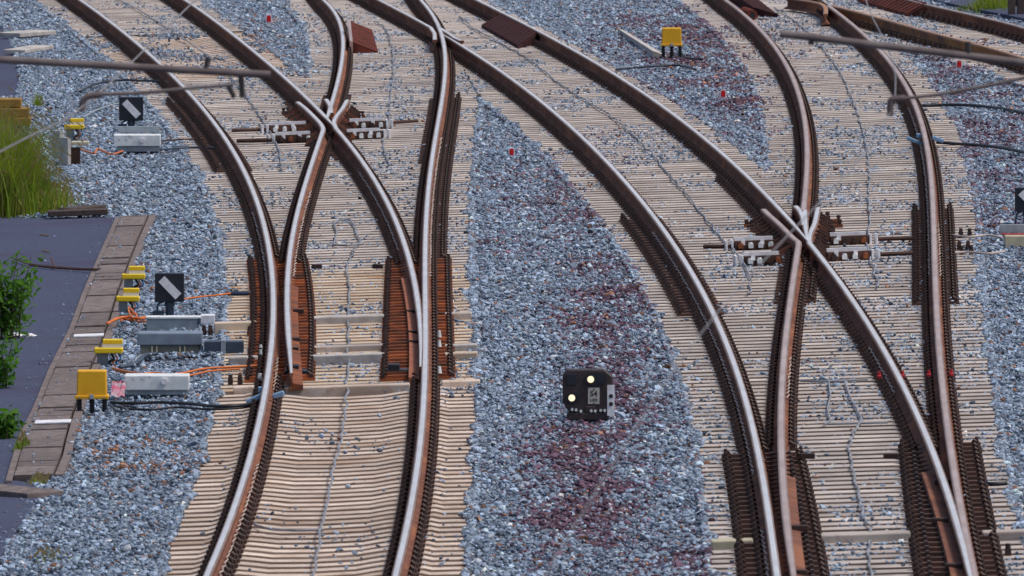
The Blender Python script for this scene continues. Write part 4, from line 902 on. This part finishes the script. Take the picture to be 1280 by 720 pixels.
cable([(134,405),(145,401),(160,397),(175,400),(192,398),(208,399)], .016, 'orange', 'orange cable tangle below the middle low yellow box', h=.08, wob=.03)
cable([(137,402),(150,399),(165,401),(180,397),(196,401)], .013, 'orange', 'thinner orange cable looping through the tangle by the trough edge', h=.06, wob=.03)
cable([(150,404),(158,399),(166,395),(172,402),(184,404),(200,401)], .012, 'orange', 'slack orange cable loop in the tangle nearest the grey cover box', h=.05, wob=.03)
cable([(166,394),(163,385),(161,392),(168,399)], .011, 'orange', 'upright orange cable dropping from the middle low yellow box', h=.09, wob=.02)
cable([(228,374),(250,371),(270,369),(288,366.5)], .010, 'orange', 'thin orange cable running right from behind the near point indicator', h=.05)
cable([(284,367),(300,367),(318,366.5)], .028, 'slate', 'short dark blue sleeve lying on the sleepers left of the rail', 'cable_sleeve', h=.03)
cable([(150,459),(165,456),(175,450),(182,444),(196,442)], .022, 'slate', 'thick dark hose curving into the left end of the point machine', 'hose', h=.04)
cable([(168,457),(170,449),(178,444),(190,443)], .012, 'galv', 'thin grey conduit bent up to the left end of the point machine', 'conduit', h=.04)
cable([(100,114),(120,105),(150,100),(180,101),(205,102),(222,108)], .018, 'navy', 'dark blue cable arching over the ballast behind the far left point indicator', h=.05)
cable([(105,146),(120,138),(140,131),(152,129)], .014, 'galv', 'grey cable curving from the small yellow box towards the point indicator', h=.05)
cable([(102,190),(115,194),(126,189),(138,196),(150,190)], .013, 'orange', 'orange cable tangle beside the grey panels and the far cable box', h=.05, wob=.04)
cable([(200,187),(225,185),(250,184),(272,185)], .014, 'slate', 'dark cable from the far cable box to the left rail', h=.04)
cable([(202,176),(228,174),(255,174)], .012, 'rust_dark', 'thin rusty rod from the far cable box to the left rail', 'point_rod', h=.06)
cable([(770,87),(800,84),(830,82),(850,82),(870,87)], .016, 'black', 'black cable lying in front of the far yellow box', h=.04)
cable([(849,60),(853,68),(860,72.5),(878,74)], .018, 'black', 'black conduit bending from the far yellow box into the ballast', 'conduit', h=.06)
cable([(1153,132),(1185,131),(1220,132),(1260,137),(1292,144)], .022, 'black', 'thick black cable running off the right edge, farther of two', h=.05)
cable([(1172,178),(1200,180),(1230,182),(1260,186),(1292,193)], .022, 'black', 'thick black cable from the pale blue strap to the right edge, nearer of two', h=.05)
cable([(1190,294),(1210,296),(1235,294),(1252,297)], .014, 'cable_pale', 'pale curved rod joining the right rail and the cream box, farther one', 'point_rod', h=.08)
cable([(1190,316),(1210,315),(1235,317),(1256,314)], .014, 'cable_pale', 'pale rod joining the right rail and the cream box, nearer one', 'point_rod', h=.06)
cable([(1224,604),(1240,605),(1258,604)], .022, 'black', 'short black sleeve on the sleepers at the lower right', 'cable_sleeve', h=.04)
# cable clamps on the sleepers that carry rods
for t, L_ in ((TA, [(255,415),(263,415),(288,477),(300,477),(312,416)]), (TB, [(1201,293),(1212,293),(1199,309),(1210,309),(1202,315),(1214,315),(1244,691),(1260,690)])):
    for x, y in L_:
        mb = MB(); p = G(x, y, .03); mb.box(p, (.05, .1, .06), 0); mb.cyl(p, p + Vector((0, 0, .07)), .025, .02, 6); mb.build('tie_bolt', M['clip'], t)
# line conductors along the track centres: zigzag grey cable
def conductor(pts, label, loops=()):
    o = thing('track_cable', label, 'cable', (0, 0, 0), 0, 'zigzag grey cables along the track centres')
    P = [G(a, b, .025) for a, b in catmull([(a, b, 0) for a, b in pts], 4) for a, b in [(a, b)]] if False else [G(q.x, q.y, .02) for q in catmull([(a, b, 0) for a, b in pts], 4)]
    Q = []
    for i in range(len(P) - 1):
        n = max(1, int(abs(P[i + 1].y - P[i].y) / .8))
        for j in range(n):
            q = P[i].lerp(P[i + 1], j / n); q.x += (1 if len(Q) % 2 else -1) * random.uniform(.0, .022); q.z += random.uniform(-.01, .015); Q.append(q)
    mb = MB(); mb.tube(Q, .0105, 5); mb.build('conductor', M['cable'], o)
    for L_ in loops:
        mb = MB(); mb.tube([G(a, b, .025) for a, b in L_], .0105, 5); mb.build('loop', M['cable'], o)
conductor([(392,722),(402,665),(412,612),(420,575),(427,545),(431,515),(434,480),(436,440),(435,400),(436,360),(434,335),(440,318),(447,306)], 'zigzag grey cable down the middle of the near left track below the loop', [[(424,275),(417,279),(421,290),(417,306),(434,307),(449,305),(451,301),(445,291),(444,283),(437,274),(424,275)],[(318,656),(340,662),(370,663),(405,662)]])
conductor([(352,212),(350,195),(344,175),(328,150),(312,125),(290,98),(262,72),(225,45),(185,20),(150,0),(135,-8)], 'zigzag grey cable along the far left track towards the top left corner')
conductor([(488,207),(481,190),(479,175),(486,155),(487,130),(491,105),(492,75),(487,45),(478,32),(465,26)], 'zigzag grey cable along the straight track right of the block-shaped ramp')
conductor([(575,20),(590,35),(622,52),(655,70),(690,97),(730,125),(770,150),(805,182),(838,220),(868,255),(890,283),(906,303),(925,322),(938,350),(936,372)], 'zigzag grey cable along the middle curving track left of its crossing')
conductor([(968,10),(985,20),(1010,40),(1032,65),(1050,90),(1062,115),(1075,150),(1083,185),(1087,220),(1086,255),(1088,280),(1084,310),(1092,335),(1100,365)], 'zigzag grey cable along the far right track above its crossing')
conductor([(1090,722),(1085,690),(1090,665),(1078,645),(1074,620),(1066,585),(1062,560),(1068,540),(1078,525)], 'zigzag grey cable along the near right track below its loop', [[(1036,477),(1038,495),(1034,512),(1038,526),(1030,530)],[(1036,477),(1056,477),(1062,495),(1068,506),(1077,524),(1068,540)],[(1000,476),(1036,476.5),(1085,474)],[(1035,530),(1110,528)]])
# pale blue straps over a rail
def strap(px, py, label, sgn):
    o = thing('rail_strap', label, 'strap', G(px, py, .06), 0, 'pale blue straps clamped on a rail'); k = 1 / S(py, px)
    mb = MB(); mb.box((-14 * k, -.3, .035), (24 * k, .14, .045), 0, rot=Euler((0, R(-24 * sgn), 0)).to_matrix(), bev=.008); mb.build('strap_end', M['blue'], o)
    mb = MB(); mb.box((14 * k, .0, .05), (15 * k, .14, .05), 0, rot=Euler((0, R(-18 * sgn), 0)).to_matrix(), bev=.008); mb.build('strap_end', M['blue'], o)
    mb = MB(); mb.box((-8 * k, .3, .08), (8 * k, .10, .06), 0, bev=.01); mb.build('buckle', M['blue'], o)
    return o
strap(334, 500, 'pale blue strap clamped on the lower left rail at the end of the black cable', 1)
strap(1158, 179, 'pale blue strap clamped on the far right rail at the end of the black cable', -1)
# ------------------------------------------------------------------ plants and litter
def grass_clump(px, py, wd, dp, hgt, n, label, straw=.25, seed=1, name='grass_clump'):
    r = random.Random(seed); o = thing(name, label, 'grass', G(px, py, -.05))
    for nm, m, cnt_ in (('blades', 'grass', int(n * (1 - straw))), ('dry_blades', 'straw', int(n * straw))):
        mb = MB()
        for _ in range(cnt_):
            x, y = r.gauss(0, .5) * wd, r.gauss(0, .4) * dp; a = r.uniform(0, 6.283); L = hgt * r.uniform(.45, 1.05) * max(.35, 1 - .9 * abs(x / wd) ** 2); ln = r.uniform(.1, .8) * L; w0 = r.uniform(.005, .012) * (.5 if m == 'straw' else 1)
            dx, dy = math.cos(a), math.sin(a); vs = []
            for q in range(5):
                t = q / 4; ww = w0 * (1 - t) ** .7; vs += [(x + dx * ln * t * t - dy * ww, y + dy * ln * t * t + dx * ww, L * (t - .25 * t * t * ln / L)), (x + dx * ln * t * t + dy * ww, y + dy * ln * t * t - dx * ww, L * (t - .25 * t * t * ln / L))]
            mb.add(vs, [(2 * q, 2 * q + 1, 2 * q + 3, 2 * q + 2) for q in range(4)])
            if m == 'straw' and r.random() < .5:
                ex, ey, ez = x + dx * ln, y + dy * ln, L * (1 - .25 * ln / L)
                for q in range(6): u = q / 6; c = (ex + dx * .08 * u - dx * .06, ey + dy * .08 * u, ez - .06 * u + .03); mb.add([(c[0] - .009, c[1], c[2]), (c[0] + .009, c[1], c[2]), (c[0] + .002, c[1], c[2] + .026)], [(0, 1, 2)])
        mb.build(nm, M[m], o)
    return o
grass_clump(12, 268, .50, 1.2, 1.35, 4200, 'tall green and straw-coloured grass clump behind the asphalt at the left edge', .24, 3)
grass_clump(-18, 262, .5, 1.2, 1.5, 2400, 'tall dark green grass at the extreme left edge beside the bigger clump', .15, 4)
grass_clump(1240, 14, .42, 1.5, .42, 900, 'bright green grass beyond the last rail in the top right corner', .12, 5)
grass_clump(70, 258, .25, .7, .5, 240, 'thin straw grass between the tall clump and the timber beams', .5, 8)
def weed(px, py, h, wd, n, label, seed, leafm='leaf', cat='plant'):
    r = random.Random(seed); o = thing('leafy_weed', label, cat, G(px, py, -.04)); st = MB(); lf = MB()
    for s_ in range(max(3, int(n / 28))):
        a = r.uniform(0, 6.28); bx, by = r.gauss(0, wd * .25), r.gauss(0, wd * .3); L = h * r.uniform(.55, 1)
        P = [(bx + math.cos(a) * wd * .5 * t * t, by + math.sin(a) * wd * .5 * t * t, L * t) for t in (0, .33, .66, 1)]
        st.tube(P, .007, 4, 0, None, .003)
        for q in range(28):
            t = r.uniform(.12, 1.05); c = Vector((bx + math.cos(a) * wd * .5 * t * t + r.gauss(0, .06), by + math.sin(a) * wd * .5 * t * t + r.gauss(0, .06), L * t + r.gauss(0, .03)))
            E = Euler((r.uniform(-.9, .9), r.uniform(-.9, .9), r.uniform(0, 6.28))).to_matrix(); s1 = r.uniform(.03, .07)
            lf.add([c + E @ Vector(v) for v in ((-s1, 0, 0), (-s1 * .2, -s1 * .42, .006), (s1 * 1.1, 0, -.01), (-s1 * .2, s1 * .42, .006))], [(0, 1, 2, 3)])
    st.build('stem', M['stem'], o); lf.build('leaves', M[leafm], o); return o
weed(4, 425, .95, .36, 900, 'leafy green bush at the left edge beside the asphalt, biggest of the weeds', 1)
weed(-4, 486, .5, .22, 340, 'small leafy green weed at the left edge below the bush', 2)
weed(5, 549, .28, .17, 260, 'low leafy weed at the left edge level with the white stripe', 3)
grass_clump(27, 566, .09, .3, .20, 120, 'tiny grass tuft growing against the cable trough lids', .2, 12)
grass_clump(48, 606, .12, .3, .08, 110, 'short grass growing in the joint at the near end of the trough', .3, 13)
grass_clump(60, 700, .16, .9, .07, 60, 'sparse grass sprouts in the ballast at the lower left corner', .4, 14)
grass_clump(47, 136, .08, .3, .28, 60, 'small green sprout in the ballast behind the orange slatted box', .1, 15)
tw = MB(); tw.tube(catmull([G(38, 331, .0), G(65, 334, .0), G(95, 336, .0), G(124, 337, .02)], 4), .016, 5); tw.tube([G(68, 334, .0), G(64, 322, .05)], .01, 4); tw.tube([G(38, 331, 0), G(15, 322, .0)], .009, 4); tag(tw.build('fallen_twig', M['twig']), 'thin brown twig lying across the asphalt path', 'twig')
for i, (x, y, L, a) in enumerate([(50, 293, .12, .6), (53, 313, .1, .8)]):
    mb = MB(); p = G(x, y, PH + .01); mb.tube([p, p + Vector((L, -.5, .012))], .008, 4); tag(mb.build('straw_stalk', M['straw']), ['pale straw stalk on the asphalt, farther from the twig', 'pale straw stalk on the asphalt, just above the twig'][i], 'straw')
for i, (x, y, w_) in enumerate([(18, 420, .09), (26, 419, .07), (38, 421, .06)]):
    p = G(x, y, PH); r = np.random.default_rng(40 + i); bm = bmesh.new(); bmesh.ops.create_icosphere(bm, subdivisions=2, radius=1)
    for v in bm.verts: v.co = Vector((v.co.x * w_, v.co.y * w_ * 2, v.co.z * .022)) * r.uniform(.75, 1.25)
    me = bpy.data.meshes.new('paper_scrap'); bm.to_mesh(me); bm.free(); me.materials.append(M['white']); o = link('paper_scrap', me, None, p + Vector((0, 0, .012)))
    tag(o, ['white paper scrap at the foot of the leafy bush, largest one', 'white paper scrap in the middle of the litter by the bush', 'smallest white paper scrap, farthest from the bush'][i], 'litter', 'white litter on the asphalt')
# dark post, top right
o = at('signal_post', 'dark weathered post base in the top right corner behind the last rail', 'post', 1268, 22); k = 1 / S(22, 1268)
mb = MB(); mb.box((-3.5 * k, .05, .8), (9 * k, .16, 1.9), 0, bev=.01); mb.build('left_leg', M['timber'], o)
mb = MB(); mb.box((8 * k, .05, .8), (9 * k, .16, 1.9), 0, bev=.01); mb.build('right_leg', M['timber'], o)
mb = MB(); mb.box((2 * k, .08, .30), (20 * k, .10, .25), 0); mb.build('cross_plate', M['mastgrey'], o)
# ------------------------------------------------------------------ overhead line: masts with registration tubes and the contact wires they hold
D = 95.0
def mast(label, side, tube_px, rod_px, hook_px, clamps):
    """side: -1 left, 1 right; the mast stands beside the frame"""
    xm = side * 5.0; o = thing('catenary_mast', label, 'catenary mast', (xm, D + .3, gz(xm)), 0, 'overhead line masts')
    inv = Matrix.Translation((-xm, -D - .3, -gz(xm)))
    m1 = MB(); 
    for f in (-1, 1): m1.box((f * .13, 0, 4), (.018, .26, 8.4), 0)
    m1.box((0, 0, 4), (.24, .02, 8.4), 0); m1.build('mast_column', M['mastgrey'], o)
    P = [atY(px, py, D) for px, py in tube_px]; d = (P[1] - P[0]); out = P[0] + d * ((xm - P[0].x) / d.x)
    mb = MB(); mb.tube([out, P[0], P[1]], .024, 10, 0, inv); mb.build('registration_tube', M['mastgrey'], o)
    Q = [atY(px, py, D - .1) for px, py in rod_px]; Q = catmull(Q, 5)
    mb = MB(); mb.tube(Q, .011, 8, 0, inv); mb.build('steady_arm', M['mastgrey'], o)
    mb = MB(); H_ = [atY(px, py, D - .1) for px, py in hook_px]; mb.tube(catmull(H_, 4), .02, 8, 0, inv); mb.build('wire_clip', M['mastgrey'], o)
    for c in clamps:
        mb = MB(); mb.tube([atY(px, py, D) for px, py in c], .017, 6, 0, inv); mb.build('tube_clamp', M['clamp'], o)
    return o
mast('steel catenary mast whose tube crosses the upper left of the photo', -1, [(0,74.5),(338,93.5)], [(292,106),(240,110),(190,115),(150,117),(125,118)], [(128,118),(112,120),(104,126),(102,140)], [[(300,90),(302,104),(303,122)],[(260,72),(257,90)],[(284,104),(288,112),(293,122)]])
mast('steel catenary mast whose tube crosses the upper right of the photo', 1, [(1292,80),(975,42)], [(1295,94),(1240,106),(1180,117),(1130,123)], [(1132,123),(1116,124),(1113,130),(1113,145)], [[(1210,52),(1211,74)],[(1014,48),(1014,56)]])
def wire(name, label, pts, r):
    mb = MB(); mb.tube(catmull(pts, 8), r * .45 if 'right' in label else r, 6, 0, None, r); return tag(mb.build(name, M['copper'], None, True), label, 'overhead wire')
hl = atY(107, 130, D); hr_ = atY(1113, 140, D)
wire('contact_wire', 'pale blurred contact wire over the far left track', [Vector((-4.2, 66, hl.z - .02)), Vector((-2.92, 88.7, hl.z)), hl, Vector((-2.28, 112, hl.z)), Vector((-1.6, 148, hl.z))][:4] + [Vector((-2.0, 125, hl.z))], .0055)
wire('contact_wire', 'pale blurred contact wire over the right turnout', [Vector((-.45, 44, hr_.z)), Vector((.79, 70.4, hr_.z)), hr_, Vector((2.57, 113, hr_.z)), Vector((2.7, 125, hr_.z))], .0055)
